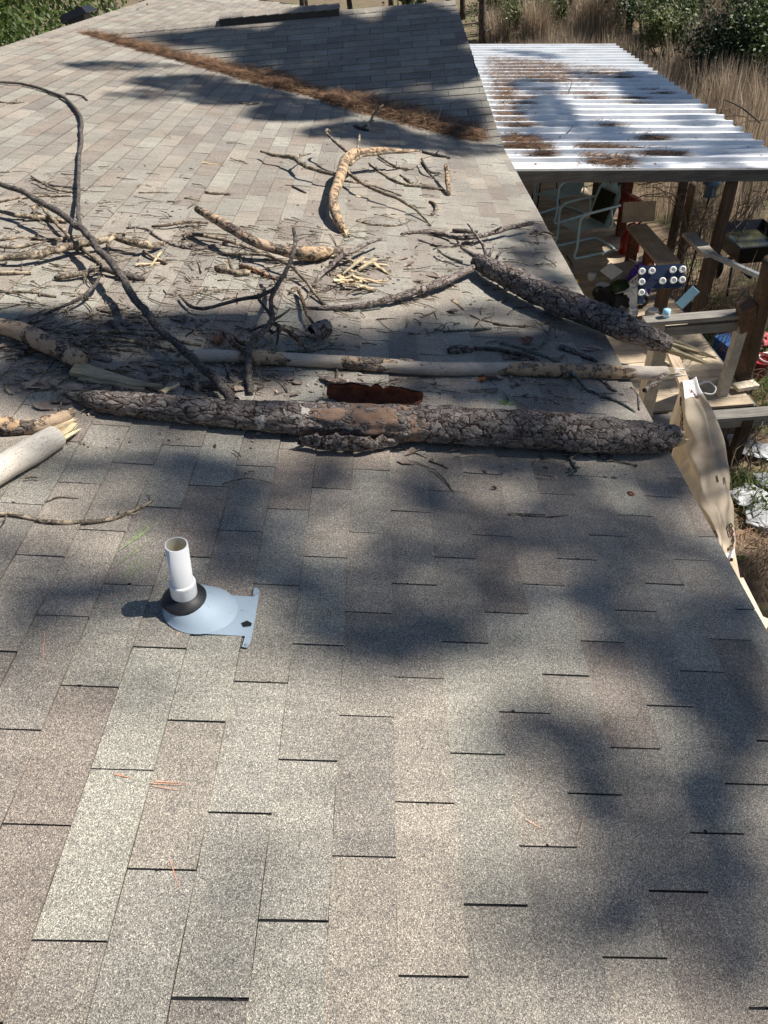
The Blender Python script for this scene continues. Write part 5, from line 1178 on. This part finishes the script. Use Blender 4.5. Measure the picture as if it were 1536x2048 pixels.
for (x, y, r_, h_, m_, l_) in ((1183, 560, .06, .12, M_WHITE, 'small white jar lying on the sunny deck boards'), (1262, 640, .07, .16, M_STEEL, 'dull metal pot at the front of the deck clutter'), (1225, 575, .08, .1, M_LEAFD, 'dark green bowl in the deck clutter'), (1302, 640, .09, .14, M_CARD, 'cardboard tub at the corner of the front rail'), (1310, 560, .07, .22, M_BLUE, 'blue jug beside the bench in the deck clutter'), (1330, 590, .05, .14, M_TERR, 'brown bottle beside the knob panel')):
    c_ = pz(x, y, DZ); t_ = empty('container', c_, l_, 'container'); mb = MB(); mb.lathe(c_, [(0, 0), (r_ * .9, 0), (r_, h_ * .7), (r_ * .7, h_ * .9)], (0, 0, 1), 14); mb.build('vessel', m_, t_, True); mb = MB(); mb.lathe(c_ + Vector((0, 0, h_ * .9)), [(r_ * .72, 0), (r_ * .72, h_ * .12), (0, h_ * .13)], (0, 0, 1), 14); mb.build('lid', M_WHITE if m_ is not M_WHITE else M_STEEL, t_)
# bent pipe tool and yellow tool near the eave
t_ = empty('garden_tool', pz(1145, 590, DZ), 'yellow garden tool with bent black handle standing by the roof edge', 'tool')
tube_part('handle', [pz(1133, 512, -1.55), pz(1140, 522, -1.55), pz(1145, 535, -1.58), pz(1146, 570, -1.85)], .012, M_BLACK, t_)
mb = MB(); mb.box(pz(1146, 580, -1.95), (.07, .05, .26), Matrix.Rotation(.15, 3, 'Y'), .3); mb.build('head', M_YEL, t_)
# orange-white wrapper by the right log
crumple('food_wrapper', 'orange and white wrapper lying on the deck under the right log', 'wrapper', pz(1200, 655, DZ), .09, flat('orange_wrapper', (0.62, 0.2, 0.08), .5, .4, 14), .25, 5)
# stick/cane tool with orange end
t_ = empty('cane', pz(1262, 580, -2.0), 'pale pole with an orange and black grip leaning over the deck clutter', 'pole')
tube_part('shaft', [pz(1258, 565, -2.0), pz(1298, 532, -1.75)], .014, M_CARD, t_); tube_part('grip', [pz(1295, 535, -1.76), pz(1303, 527, -1.72)], .022, flat('orange_grip', (.5, .18, .05), .6), t_)
# wheelbarrow
wb = pz(1492, 510, -2.35); t_ = empty('wheelbarrow', wb, 'black wheelbarrow with a dirty tray standing in the yard right of the railing', 'wheelbarrow')
mb = MB(); V = []
for (hx, hy, z) in ((.22, .28, 0), (.36, .5, .3)):
    for (a_, b_) in ((-1, -1), (1, -1), (1, 1), (-1, 1)): V.append(wb + Vector((a_ * hx, b_ * hy, z)))
V2 = [v + (wb + Vector((0, 0, .2)) - v) * .05 + Vector((0, 0, .012)) for v in V]
mb.add(V + V2, [(0, 3, 2, 1)] + [(i, (i + 1) % 4, (i + 1) % 4 + 4, i + 4) for i in range(4)] + [(8, 9, 10, 11)] + [(8 + i, 12 + i, 12 + (i + 1) % 4, 8 + (i + 1) % 4) for i in range(4)] + [(4 + i, 4 + (i + 1) % 4, 12 + (i + 1) % 4, 12 + i) for i in range(4)]); mb.build('tray', M_BLACK, t_)
for s in (-1, 1): tube_part('handle', [wb + Vector((s * .1, .75, -.35)), wb + Vector((s * .26, 0, -.04)), wb + Vector((s * .3, -.85, .05))], .02, M_BLACK, t_); tube_part('leg', [wb + Vector((s * .26, -.2, 0)), wb + Vector((s * .26, -.3, -.45))], .016, M_BLACK, t_)
mb = MB(); mb.lathe(wb + Vector((0, .75, -.45)), [(.0, -.03), (.15, -.03), (.19, 0), (.15, .03), (0, .03)], (1, 0, 0), 20); mb.build('wheel', M_BLACK, t_, True)
mb = MB(); mb.quad(*[wb + Vector((a_ * .30, b_ * .4, .2)) for a_, b_ in ((-1, -1), (1, -1), (1, 1), (-1, 1))]); mb.build('murky_water', flat('murky_water', (.06, .06, .03), .1, .3, 6), t_)
# bird feeder / lamp, hose
bf = pz(1418, 395, -1.6); t_ = empty('bird_feeder', bf, 'small blue lantern shaped bird feeder on a thin pole beyond the deck', 'bird feeder')
mb = MB(); mb.lathe(bf, [(.0, 0), (.08, .01), (.075, .16), (.12, .18), (.03, .27), (0, .28)], (0, 0, 1), 14); mb.build('housing', flat('slate_blue', (.10, .17, .28), .5), t_, True)
tube_part('pole', [bf, Vector((bf.x - .03, bf.y, -3.1))], .014, M_BLACK, t_)
hc = pz(1450, 400, -1.9); t_ = empty('hose', hc, 'pale yellow hose looped over a post beyond the deck', 'hose')
tube_part('loop', [hc + Vector((-.45, 0, -.9)), hc + Vector((-.25, .05, -.1)), hc + Vector((0, 0, .35)), hc + Vector((.3, 0, .3)), hc + Vector((.38, .05, -.2)), hc + Vector((.34, 0, -.8)), hc + Vector((-.1, .1, -1.1))], .016, M_HOSE, t_)
tube_part('loop', [hc + Vector((-.5, .1, -1.0)), hc + Vector((-.2, -.05, .0)), hc + Vector((.1, 0, .1)), hc + Vector((-.1, .1, -.5)), hc + Vector((-.25, .1, -1.0))], .014, M_HOSE, t_)
# yard posts on the right
yp = empty('yard_post', pz(1475, 770, -2.6), 'stout brown post with a rusty perforated strip near the right edge', 'post')
q0, q1 = pz(1480, 775, -2.6), pz(1493, 608, -1.35)
mb = MB(); mb.beam(q0, q1, .13, .13, Vector((0, 1, 0))); mb.build('shaft', M_POST, yp)
mb = MB()
for k in range(12):
    c = q0.lerp(q1, .3 + .06 * k) + Vector((0, -.069, 0)); mb.box(c, (.035, .006, .03))
mb.build('perforated_strip', M_RUST, yp)
t_ = empty('leaning_post', pz(1500, 780, -2.6), 'brown round post leaning to the right at the edge of the picture', 'post')
mb = MB(); mb.tube([pz(1483, 770, -2.6), pz(1512, 660, -1.7), pz(1545, 520, -.9)], [.08, .08, .08], 12, 3, disp=bark_disp(77, .1, 8, False)); mb.build('shaft', M_POST, t_, True)
t_ = empty('vine_post', pz(1345, 575, DZ), 'dark vine-covered post in front of the bench', 'post')
mb = MB(); mb.tube([pz(1352, 575, DZ), pz(1372, 440, -1.5), pz(1385, 370, -.8)], [.05, .045, .04], 10, 4, disp=bark_disp(78, .2, 12, False)); mb.build('shaft', M_POST, t_, True)
bk_ = pz(1452, 715, -2.75); boxobj('blue_crate', 'blue plastic crate on the ground beside the stout brown post', 'crate', bk_, (.26, .26, .25), M_BLUE, .2, 0, -.1)
def pot(c, r, h, mat, lab):
    t_ = empty('plant_pot', c, lab, 'pot'); mb = MB(); mb.lathe(c, [(0, .003), (r * .7, .003), (r, h), (r * 1.08, h), (r * 1.08, h * .86), (r * .9, h * .86), (r * .88, h * .8), (0, h * .8)], (0, 0, 1), 18); mb.build('pot_body', mat, t_, True)
pot(pz(1512, 750, -2.75), .13, .22, M_RED, 'red plant pot right of the stout brown post')
pot(pz(1532, 745, -2.75), .12, .2, M_WHITE, 'white plant pot at the picture edge beside the red one')
pot(pz(1462, 690, -2.8), .12, .2, M_TERR, 'brown terracotta pot behind the blue crate')
pot(pz(1405, 745, -2.9), .14, .2, M_TERR, 'dark red pot in the shade under the front railing')
crumple('flower_cloth', 'pink and orange cloth heap by the right picture edge', 'cloth', pz(1525, 690, -2.9), .16, flat('pink_cloth', (.6, .15, .15), .8, .5, 12), .5, 9)
wh = pz(1400, 775, -2.3); t_ = empty('wire', wh, 'loop of white cord hanging at the deck rim beside the cloth railing', 'cord')
tube_part('loop', [pz(1392, 772, -2.2), pz(1415, 762, -2.2), pz(1431, 775, -2.25), pz(1425, 788, -2.3), pz(1405, 785, -2.3), pz(1396, 778, -2.3)], .008, M_WHITE, t_)
for i, (x, y, r) in enumerate([(1490, 895, .22), (1525, 905, .2), (1500, 1000, .25), (1530, 1040, .28), (1470, 880, .12), (1535, 965, .18), (1440, 640 + 60, .08)]):
    crumple('plastic_sheet', ['crumpled grey-white plastic on the ground beyond the cloth, upper one', 'pale plastic heap by the right edge beside dry litter', 'white plastic sheet on the ground right of the tablecloth middle', 'large white plastic sheet lowest on the ground at the right edge', 'small grey plastic scrap near the leaning vines', 'white plastic scrap at the picture edge above the large sheet', 'tiny white scrap under the front railing'][i], 'plastic sheet', pz(x, y, -3.08), r * .7, M_DIRTYW, .22, 20 + i)

# ------------------------------------------------------------------ vegetation
def leafcloud(mb, c, rx, ry, rz, n, sz, seed, clumps=14):
    r = random.Random(seed); cc = []
    for _ in range(clumps):
        d = Vector((r.gauss(0, 1), r.gauss(0, 1), r.gauss(0, 1))).normalized() * r.uniform(.35, .95); cc.append((Vector((d.x * rx, d.y * ry, d.z * rz)), r.uniform(.18, .42)))
    for _ in range(n):
        b, k = r.choice(cc); d = Vector((r.gauss(0, .6) * rx * k, r.gauss(0, .6) * ry * k, r.gauss(0, .6) * rz * k)); p = c + b + d
        a = Vector((r.gauss(0, 1), r.gauss(0, 1), r.gauss(0, 1))).normalized(); e = a.orthogonal().normalized(); s = sz * r.uniform(.6, 1.4)
        mb.add([p - a * s, p + e * s * .45, p + a * s, p - e * s * .45], [(0, 1, 2, 3)])
def stems(mb, base, top, n, spread, r0, seed):
    r = random.Random(seed)
    for _ in range(n):
        e = top + Vector((r.uniform(-1, 1) * spread, r.uniform(-1, 1) * spread, r.uniform(-.3, .3) * spread)); m = base.lerp(e, .5) + Vector((r.uniform(-1, 1), r.uniform(-1, 1), 0)) * spread * .2
        mb.tube([base, m, e], [r0, r0 * .6, r0 * .2], 6, 3)
def shrub(name, lab, cat, base, h, rx, ry, n, sz, mat, seed, grp=None):
    t_ = empty(name, base, lab, cat, grp); c = base + Vector((0, 0, h * .58)); mb = MB(); leafcloud(mb, c, rx, ry, h * .5, n, sz, seed); mb.build('foliage', mat, t_)
    mb = MB(); stems(mb, base, c, 7, rx * .8, .03, seed); mb.build('stem', M_TRUNK, t_, True); return t_
def gp(x, y): return Vector((x, y, gz(x, y)))
def gray(px_, py_, D):
    p = pd(px_, py_, D); return gp(p.x, p.y), p.z
# big evergreen at the top left
for i, (px_, py_, D, rx, n, m, lab) in enumerate([(20, 45, 15, 1.7, 9000, M_LEAF, 'dense sunlit evergreen bush filling the top left corner'), (75, 20, 19, 1.8, 7000, M_LEAFO, 'olive green bush behind the top left evergreen'), (-140, 60, 15, 2, 3000, M_LEAF, 'evergreen bush beyond the roof ridge outside the left corner')]):
    g_, z_ = gray(px_, py_, D); h = (z_ - g_.z) + 1.6; shrub('evergreen_bush', lab, 'bush', g_, h, rx, rx, n, .055, m, 300 + i)
# tall trees forming the backdrop, four shared kinds
def tree_kind(seed, H, cr_, mat, n, sz, low):
    t_ = empty('backdrop_tree', (0, 0, 0)); r = random.Random(seed)
    mb = MB(); mb.tube([(0, 0, -.2), (.1, 0, H * .4), (r.uniform(-.3, .3), .1, H)], [.2, .15, .04], 8, 4, disp=bark_disp(seed, .2, 5, False)); 
    for k in range(9):
        z = H * r.uniform(low, .95); a_ = r.uniform(0, 6.28); L = cr_ * r.uniform(.5, 1); mb.tube([(0.05, 0, z), (math.cos(a_) * L * .6, math.sin(a_) * L * .6, z + .3), (math.cos(a_) * L, math.sin(a_) * L, z + .4)], [.05, .03, .01], 5, 2)
    mb.build('trunk', M_TRUNK, t_, True)
    mb = MB(); leafcloud(mb, Vector((0, 0, H * (low + 1) / 2)), cr_, cr_, H * (1 - low) / 2, n, sz, seed, 34); mb.build('crown', mat, t_); return t_
kinds = [tree_kind(41, 9, 2.2, M_LEAFD, 5200, .10, .12), tree_kind(42, 12, 2.5, M_LEAFD, 4200, .12, .35), tree_kind(43, 8, 2.4, M_LEAF, 5200, .09, .05), tree_kind(44, 10, 1.8, M_LEAFO, 3200, .10, .25)]
def copy_tree(o, parent=None):
    c = o.copy(); COL.objects.link(c); c.parent = parent
    for ch in list(o.children):
        if ch.parent == o and not ch.get('dup'): 
            q = ch.copy(); COL.objects.link(q); q.parent = c
    return c
klab = ['dark dense evergreen tree in the wood beyond the dry grass', 'tall dark tree with bare lower trunk in the wood beyond the dry grass', 'bushy green tree in the wood beyond the dry grass', 'slender olive green tree in the wood beyond the dry grass']
used = [False] * 4
spots = []
r4 = random.Random(11)
for i in range(26): spots.append((r4.uniform(1, 36), r4.uniform(40, 58)))
for i in range(12): spots.append((r4.uniform(16, 30), r4.uniform(24, 40)))
for i in range(9): spots.append((r4.uniform(-28, -15), r4.uniform(16, 50)))
for i in range(9): spots.append((r4.uniform(-16, 2), r4.uniform(44, 60)))
for (x, y) in spots:
    k = r4.randrange(4)
    if x < -10: k = r4.choice((1, 2))
    if not used[k]: o = kinds[k]; used[k] = True
    else: o = copy_tree(kinds[k])
    b_ = gp(x, y); o.location = b_; o.rotation_euler = (0, 0, r4.uniform(0, 6.28)); s = r4.uniform(.8, 1.2); o.scale = (s, s, s)
    tag(o, klab[k], 'tree', 'trees of the wood behind the yard')
# undergrowth behind
for i, (px_, py_, D, h, rx, m, lab) in enumerate([
    (1290, 40, 30, 3.2, 1.8, M_LEAFD, 'dark green thicket bush above the far corner of the patio roof'), (1390, 50, 27, 3.2, 2.0, M_LEAF, 'glossy green bush in the thicket behind the dry grass'), (1480, 60, 24, 3.4, 1.9, M_LEAFD, 'darkest green bush at the top right corner'), (1540, 40, 22, 3.6, 1.8, M_LEAF, 'green bush cut by the right picture edge'),
    (1220, 20, 34, 3.2, 1.8, M_LEAFD, 'low dark bush under the wood edge at the top'), (1130, 5, 36, 3.0, 1.7, M_LEAF, 'bright green young pine bush at the top middle right'), (1010, 0, 34, 3.0, 1.6, M_LEAFO, 'green bush at the top just right of the roof end'), (1330, 60, 26, 1.8, 1.3, M_LEAFO, 'low olive bush in front of the dark thicket'), (1080, 25, 33, 2.0, 1.3, M_LEAFO, 'small olive bush among the dry grass at the top'), (1450, 90, 22, 1.9, 1.2, M_LEAFD, 'low leafy bush among tall dry grass near the top right')]):
    g_, z_ = gray(px_, py_, D + 4); shrub('thicket_bush', lab, 'bush', g_, h, rx, rx, 4200, .065, m, 400 + i)
for i, (px_, py_, D) in enumerate([(965, 5, 36), (990, 0, 40), (1215, 0, 40), (1265, 0, 36), (600, 0, 45), (700, 0, 48), (820, 0, 44), (170, 5, 26), (200, 8, 30), (235, 5, 26)]):
    g_, z_ = gray(px_, py_, D); mb = MB(); lx = r4.uniform(-.6, .6); mb.tube([g_, g_ + Vector((lx * .4, 0, 4)), g_ + Vector((lx, 0, 10))], [.16, .14, .1], 8, 4, disp=bark_disp(500 + i, .2, 5, False))
    tag(mb.build('dead_tree', M_TRUNK, None, True), 'bare grey-brown tree trunk at the edge of the wood', 'tree trunk', 'bare trunks at the wood edge')
# dry grass: plumed blades
mb = MB(); r5 = random.Random(5)
def blade(mb, p, h, lean, w_, az):
    d = Vector((math.cos(az), math.sin(az), 0)); s2 = Vector((-d.y, d.x, 0)) * w_ * .5
    m = p + Vector((0, 0, h * .55)) + d * lean * h * .3; t = p + Vector((0, 0, h)) + d * lean * h
    mb.add([p - s2, p + s2, m - s2 * .9, m + s2 * .9, t], [(0, 1, 3, 2), (2, 3, 4)])
clumps = []
for _ in range(900):
    x, y = r5.uniform(4.7, 24), 6.5 + r5.random() ** .8 * 36
    if x < 5.1 and y < 16.5: continue
    if x > 5 + (y - 4) * .62: continue
    dn_ = noise.noise(Vector((x * .25, y * .25, 3)))
    if dn_ < -.42: continue
    clumps.append((x, y, r5.uniform(.5, 1.4) * (1 + .5 * dn_) * (.7 if y > 26 else 1), .016 if y < 15 else .022))
for px_ , hh in ((1185, 2.6), (1165, 2.4), (1205, 2.3), (1060, 2.2), (1085, 1.9), (1000, 1.7), (1430, 1.9), (1480, 1.8), (1395, 1.8)):
    for q in range(4): g_ = pz(px_ + r5.uniform(-14, 14), 92 if px_ < 1250 else 150, -3.0); clumps.append((g_.x, g_.y, hh * r5.uniform(.8, 1), .03))
for (x, y, h, w_) in clumps:
    for k in range(85):
        a_ = r5.uniform(0, 6.28); q = r5.random() ** .5 * .5; p = gp(x + math.cos(a_) * q, y + math.sin(a_) * q); blade(mb, p, h * r5.uniform(.5, 1.15), r5.uniform(.0, .4), w_ * r5.uniform(.4, 1), a_ + r5.uniform(-.6, .6))
tag(mb.build('dry_grass', M_GRASS), 'tall tan dry grass and weeds covering the yard beyond the patio roof', 'dry grass', kind='stuff')
mb = MB()
for _ in range(26000):
    x, y = r5.uniform(2.2, 7.5), r5.uniform(0.5, 9)
    if x < 3.7 and y > 5: continue
    if noise.noise(Vector((x * .9, y * .9, 8))) < -.12: continue
    blade(mb, gp(x, y), r5.uniform(.05, .28), r5.uniform(.2, .9), .012, r5.uniform(0, 6.28))
tag(mb.build('green_ground_cover', M_GRGRN), 'low green weeds covering patches of the yard beside the deck', 'ground cover', kind='stuff')
mb = MB()
for _ in range(18000):
    x, y = r5.uniform(2.0, 7), r5.uniform(.5, 9.5)
    if x < 3.6 and y > 5.1: continue
    p = gp(x, y) + Vector((0, 0, .02 + .05 * r5.random())); a_ = r5.uniform(0, 6.28); needle(mb, p, Vector((math.cos(a_), math.sin(a_), r5.uniform(-.05, .25))), r5.uniform(.1, .3), .005, Vector((r5.uniform(-.2, .2), r5.uniform(-.2, .2), 0)), Vector((0, 0, 1)))
tag(mb.build('ground_straw', M_NEED), 'pine straw and dead stems littering the ground beside the deck', 'pine straw', kind='stuff')
mb = MB(); 
for _ in range(90): x, y = r5.uniform(2.3, 7), r5.uniform(.5, 9); leafcloud(mb, gp(x, y) + Vector((0, 0, .12)), .3, .3, .14, 60, .03, r5.randrange(9999), 5)
tag(mb.build('leafy_weeds', M_LEAF), 'small dark green leafy weeds on the ground at the lower right', 'weeds', kind='stuff')
# bare vines over the railing and posts
def vine(px0, py0, z0, px1, py1, z1, n, lab, r0=.007, wob=.3):
    mb = MB()
    for k in range(n):
        a = pz(px0 + r5.uniform(-25, 25), py0 + r5.uniform(-20, 20), z0 + r5.uniform(-.2, .2)); b = pz(px1 + r5.uniform(-40, 40), py1 + r5.uniform(-30, 30), z1 + r5.uniform(-.25, .25)); P = []
        for i in range(8):
            t = i / 7; P.append(a.lerp(b, t) + Vector((r5.uniform(-1, 1), r5.uniform(-1, 1), r5.uniform(-1, 1))) * wob * .35 * math.sin(math.pi * t) + Vector((0, 0, wob * .8 * math.sin(math.pi * t))))
        rr0 = r0 * r5.uniform(.35, 1); mb.tube(P, [rr0 * (1 - .6 * i / 7) for i in range(8)], 5, 2)
        for s in range(3):
            i = r5.randrange(1, 7); mb.tube([P[i], P[i] + Vector((r5.uniform(-.2, .2), r5.uniform(-.2, .2), r5.uniform(-.05, .3)))], [rr0 * .5, rr0 * .2], 4, 1)
    tag(mb.build('bare_vine', M_VINE, None, True), lab, 'vine')
vine(1365, 600, -2.6, 1385, 400, -1.2, 16, 'tangle of bare vines climbing the dark post before the bench')
vine(1340, 520, -2.2, 1440, 430, -1.6, 14, 'bare vines spilling over the side railing')
vine(1430, 700, -2.7, 1480, 600, -1.7, 14, 'bare vines knotted round the stout brown post')
vine(1400, 640, -2.0, 1536, 620, -1.8, 12, 'bare vines trailing along the front railing')
vine(1440, 850, -3.0, 1500, 720, -2.4, 14, 'bare vines in the dark gap below the deck rim')
vine(1290, 380, -1.4, 1400, 480, -1.9, 12, 'fine bare twigs hanging behind the plywood board')
vine(1480, 960, -3.05, 1530, 830, -2.9, 10, 'bare stems over the plastic sheets on the ground')
vine(1500, 1180, -3.0, 1530, 1080, -2.9, 10, 'bare stems on the ground at the lower right beside the rail', .006)
vine(1450, 480, -2.4, 1536, 400, -2.0, 16, 'brush pile of bare twigs behind the wheelbarrow', .01)
vine(1330, 150 + 130, -2.6, 1536, 230, -2.3, 5, 'thin bare sapling stems in the dry grass right of the patio roof', .012)
mb = MB(); P = [pz(1450, 200, -1.9), pz(1478, 212, -1.9), pz(1500, 228, -2.0), pz(1520, 245, -2.3)]; mb.tube(P, [.012, .014, .02, .02], 6, 3); tag(mb.build('bare_sapling', M_BK_DARK, None, True), 'dark curved bare stem poking from the dry grass at the right', 'stem')
# fallen trunk in far grass
mb = MB(); mb.tube([gray(960, 25, 36)[0] + Vector((0, 0, .5)), gray(1015, 18, 37)[0] + Vector((0, 0, .9))], [.05, .03], 8, 3); tag(mb.build('far_log', M_BK_WHITE, None, True), 'pale fallen log in the far grass right of the roof end', 'log')

# ------------------------------------------------------------------ tall pines on the sunny side; their needle clusters shade the roof
M_PINE = m_needle('pine_needles', (0.03, 0.055, 0.015), (0.08, 0.12, 0.035))
PINES = {0: Vector((19.0, 2.5, 0)), 1: Vector((20.5, 6.5, 0)), 2: Vector((17.5, 10.5, 0)), 3: Vector((21.0, 14.5, 0))}
crown = {k: MB() for k in PINES}; limbs = {k: MB() for k in PINES}; limb_ends = {k: [] for k in PINES}
r6 = random.Random(21)
def shade(x, y, rx, ry, cov, kind='roof', D=None):
    if D is None: D = 20.0 if (kind == 'roof' and y > 860) else (19.0 if kind == 'roof' and y > 560 else 17.0)
    cov = min(.95, cov * 1.07 + .02)
    if kind == 'roof':
        c, nn = surf(x, y); ex_, _ = surf(x + rx, y); ey_, _ = surf(x, y - ry)
    else:
        z = kind; c = pz(x, y, z); ex_ = pz(x + rx, y, z); ey_ = pz(x, y - ry, z)
    ax_, ay_ = ex_ - c, ey_ - c; area = math.pi * ax_.cross(ay_).length
    a_tuft = .0023; n = int(-math.log(1 - cov) * area / a_tuft * 1.25)
    tc = c + SUN * D; k = min(PINES, key=lambda q: (abs(PINES[q].y - tc.y)))
    mbc = crown[k]; pts = []
    for _ in range(n):
        q = r6.random() ** .5; a_ = r6.uniform(0, 6.283); s = q * (1 + .12 * math.sin(a_ * 3 + x)); p = c + ax_ * (math.cos(a_) * s) + ay_ * (math.sin(a_) * s) + SUN * (D + r6.gauss(0, .5))
        for j in range(2):
            d = Vector((r6.gauss(0, 1), r6.gauss(0, 1), r6.gauss(0, 1))).normalized(); e = d.orthogonal().normalized(); sz = .052
            mbc.add([p - d * sz, p - e * sz * .9, p + d * sz, p + e * sz * .9], [(0, 1, 2, 3)])
    limb_ends[k].append(tc)
BL = [(740, 1280, 140, 50, .9), (870, 1245, 90, 45, .75), (620, 1220, 75, 55, .55), (1180, 1190, 85, 55, .85), (1260, 1280, 100, 50, .8), (1375, 1375, 80, 75, .85), (1485, 1440, 80, 110, .85), (1450, 1230, 85, 80, .65),
 (1070, 1440, 100, 42, .8), (1180, 1500, 100, 55, .85), (1010, 1500, 55, 55, .55), (1200, 1625, 85, 75, .85), (1250, 1825, 95, 85, .85), (1180, 1885, 75, 50, .65), (1420, 1600, 105, 105, .8), (1340, 1700, 80, 70, .6), (1460, 1780, 95, 100, .65), (1485, 1930, 90, 75, .85), (1380, 2000, 110, 45, .5), (450, 1760, 65, 130, .4), (1010, 1790, 90, 130, .2), (300, 1990, 120, 50, .25),
 (460, 1065, 85, 100, .82), (300, 925, 150, 35, .68), (430, 950, 90, 45, .7), (90, 930, 90, 40, .55), (655, 950, 55, 40, .8), (855, 985, 65, 40, .75), (985, 925, 130, 35, .7), (1150, 945, 110, 35, .65), (1330, 950, 75, 70, .75), (1080, 1085, 140, 32, .55), (1310, 1100, 90, 40, .6), (820, 1120, 90, 40, .55), (210, 1180, 140, 50, .6), (50, 1190, 70, 70, .6), (570, 1165, 65, 45, .62), (340, 1010, 60, 40, .6), (1000, 1165, 60, 40, .5), (730, 1190, 60, 45, .5), (1230, 880, 120, 25, .8),
 (50, 640, 110, 26, .9), (200, 680, 170, 42, .9), (420, 650, 130, 26, .85), (500, 720, 150, 50, .88), (100, 760, 140, 60, .85), (300, 760, 160, 50, .9), (700, 705, 140, 38, .8), (850, 695, 110, 46, .85), (1000, 705, 120, 45, .85), (1130, 705, 110, 60, .9), (700, 795, 120, 25, .5), (900, 785, 140, 36, .75), (1100, 800, 140, 36, .85), (570, 625, 80, 20, .6), (900, 642, 110, 20, .5), (400, 850, 200, 25, .7),
 (1060, 490, 50, 45, .6), (985, 545, 70, 18, .5), (1090, 565, 55, 28, .7), (1010, 620, 90, 20, .4),
 (240, 132, 110, 9, .6), (370, 165, 100, 16, .8), (480, 190, 100, 20, .86), (600, 222, 100, 22, .86), (720, 262, 105, 18, .86), (840, 285, 105, 16, .8), (950, 300, 70, 14, .7), (170, 128, 50, 5, .4),
 (450, 78, 130, 22, .8), (650, 65, 130, 38, .9), (850, 55, 110, 48, .88), (590, 130, 110, 34, .72), (750, 140, 110, 45, .82), (900, 135, 70, 40, .88), (820, 215, 110, 34, .75), (915, 235, 60, 36, .85), (680, 175, 80, 22, .7), (330, 75, 60, 12, .45)]
BL += [(700, 1100, 720, 210, .27), (900, 1120, 500, 160, .2), (1130, 1060, 200, 60, .3), (1440, 1290, 90, 150, .55), (1150, 665, 90, 55, .6), (1110, 780, 120, 60, .5), (700, 110, 250, 70, .5), (1010, 870, 260, 20, .5), (120, 1250, 110, 50, .3), (350, 640, 160, 22, .6), (100, 700, 140, 40, .5), (620, 690, 100, 40, .5), (1000, 770, 200, 40, .5), (850, 860, 300, 20, .4), (300, 190, 80, 12, .5), (900, 262, 60, 18, .6), (560, 90, 160, 30, .5), (780, 90, 140, 50, .45), (900, 60, 50, 40, .5)]
for b_ in BL: shade(*b_)
for b_ in [(1085, 235, 70, 32, .75), (1200, 150, 70, 12, .5), (1190, 265, 70, 20, .6), (1350, 300, 80, 14, .5), (1050, 290, 50, 16, .55), (1400, 225, 60, 14, .5), (1060, 185, 60, 16, .65), (1060, 112, 80, 6, .6), (1300, 180, 50, 10, .4), (1480, 320, 60, 14, .5), (1280, 330, 60, 10, .5)]: shade(*b_, kind=-.65)
for b_ in [(1120, 420, 90, 50, .9), (1230, 455, 60, 40, .85), (1260, 540, 40, 30, .5), (1250, 690, 70, 22, .8), (1350, 690, 60, 25, .7), (1400, 620, 60, 30, .6), (1300, 760, 80, 22, .8), (1290, 860, 60, 40, .85), (1420, 760, 60, 40, .7)]: shade(*b_, kind=DZ)
for b_ in [(1480, 850, 50, 50, .8), (1400, 700, 80, 50, .7), (1500, 1150, 50, 60, .75), (1500, 560, 60, 50, .4), (1340, 560, 60, 50, .5), (1430, 420, 90, 40, .6), (1460, 620, 70, 40, .5), (1500, 940, 40, 20, .5)]: shade(*b_, kind=-3.0)
for b_ in [(1380, 900, 26, 90, .72), (1400, 775, 18, 20, .5)]: shade(*b_, kind=-1.6)
for (x, y, r_, c) in [(8, 20, 1.6, .5), (11, 27, 1.8, .6), (7, 30, 1.4, .5), (14, 24, 1.6, .5), (9, 35, 1.8, .7), (12, 17, 1.2, .5)]:
    p0 = gp(x, y)
    n = int(-math.log(1 - c) * math.pi * r_ * r_ / .0065 * .5)
    for _ in range(n):
        q = r6.random() ** .5 * r_; a_ = r6.uniform(0, 6.283); p = p0 + Vector((math.cos(a_) * q, math.sin(a_) * q, 0)) + SUN * (20 + r6.gauss(0, .5))
        d = Vector((r6.gauss(0, 1), r6.gauss(0, 1), r6.gauss(0, 1))).normalized(); e = d.orthogonal().normalized(); crown[3].add([p - d * .075, p - e * .07, p + d * .075, p + e * .07], [(0, 1, 2, 3)])
for k, b_ in PINES.items():
    g_ = gp(b_.x, b_.y); H = 15.0 - g_.z
    t_ = empty('tall_pine', g_, ['tall pine tree nearest the front of the house on the sunny side', 'tall pine tree behind the first one on the sunny side of the house', 'tall pine tree nearest the patio roof on the sunny side', 'farthest tall pine tree on the sunny side of the yard'][k], 'tree')
    mb = MB(); mb.tube([g_ - Vector((0, 0, .2)), g_ + Vector((.1, .1, H * .5)), g_ + Vector((-.1, 0, H))], [.26, .2, .1], 12, 8, disp=bark_disp(600 + k, .12, 8, True)); mb.build('trunk', M_TRUNK, t_, True)
    mb = MB(); tp = g_ + Vector((-.1, 0, H))
    for e_ in limb_ends[k][:30]:
        z = r6.uniform(.55, .98) * H; s_ = g_ + Vector((0, 0, z)); mb.tube([s_, s_.lerp(e_, .5) + Vector((0, 0, .4)), e_], [.035, .022, .008], 5, 3)
    mb.build('limbs', M_TRUNK, t_, True)
    crown[k].build('crown', M_PINE, t_)
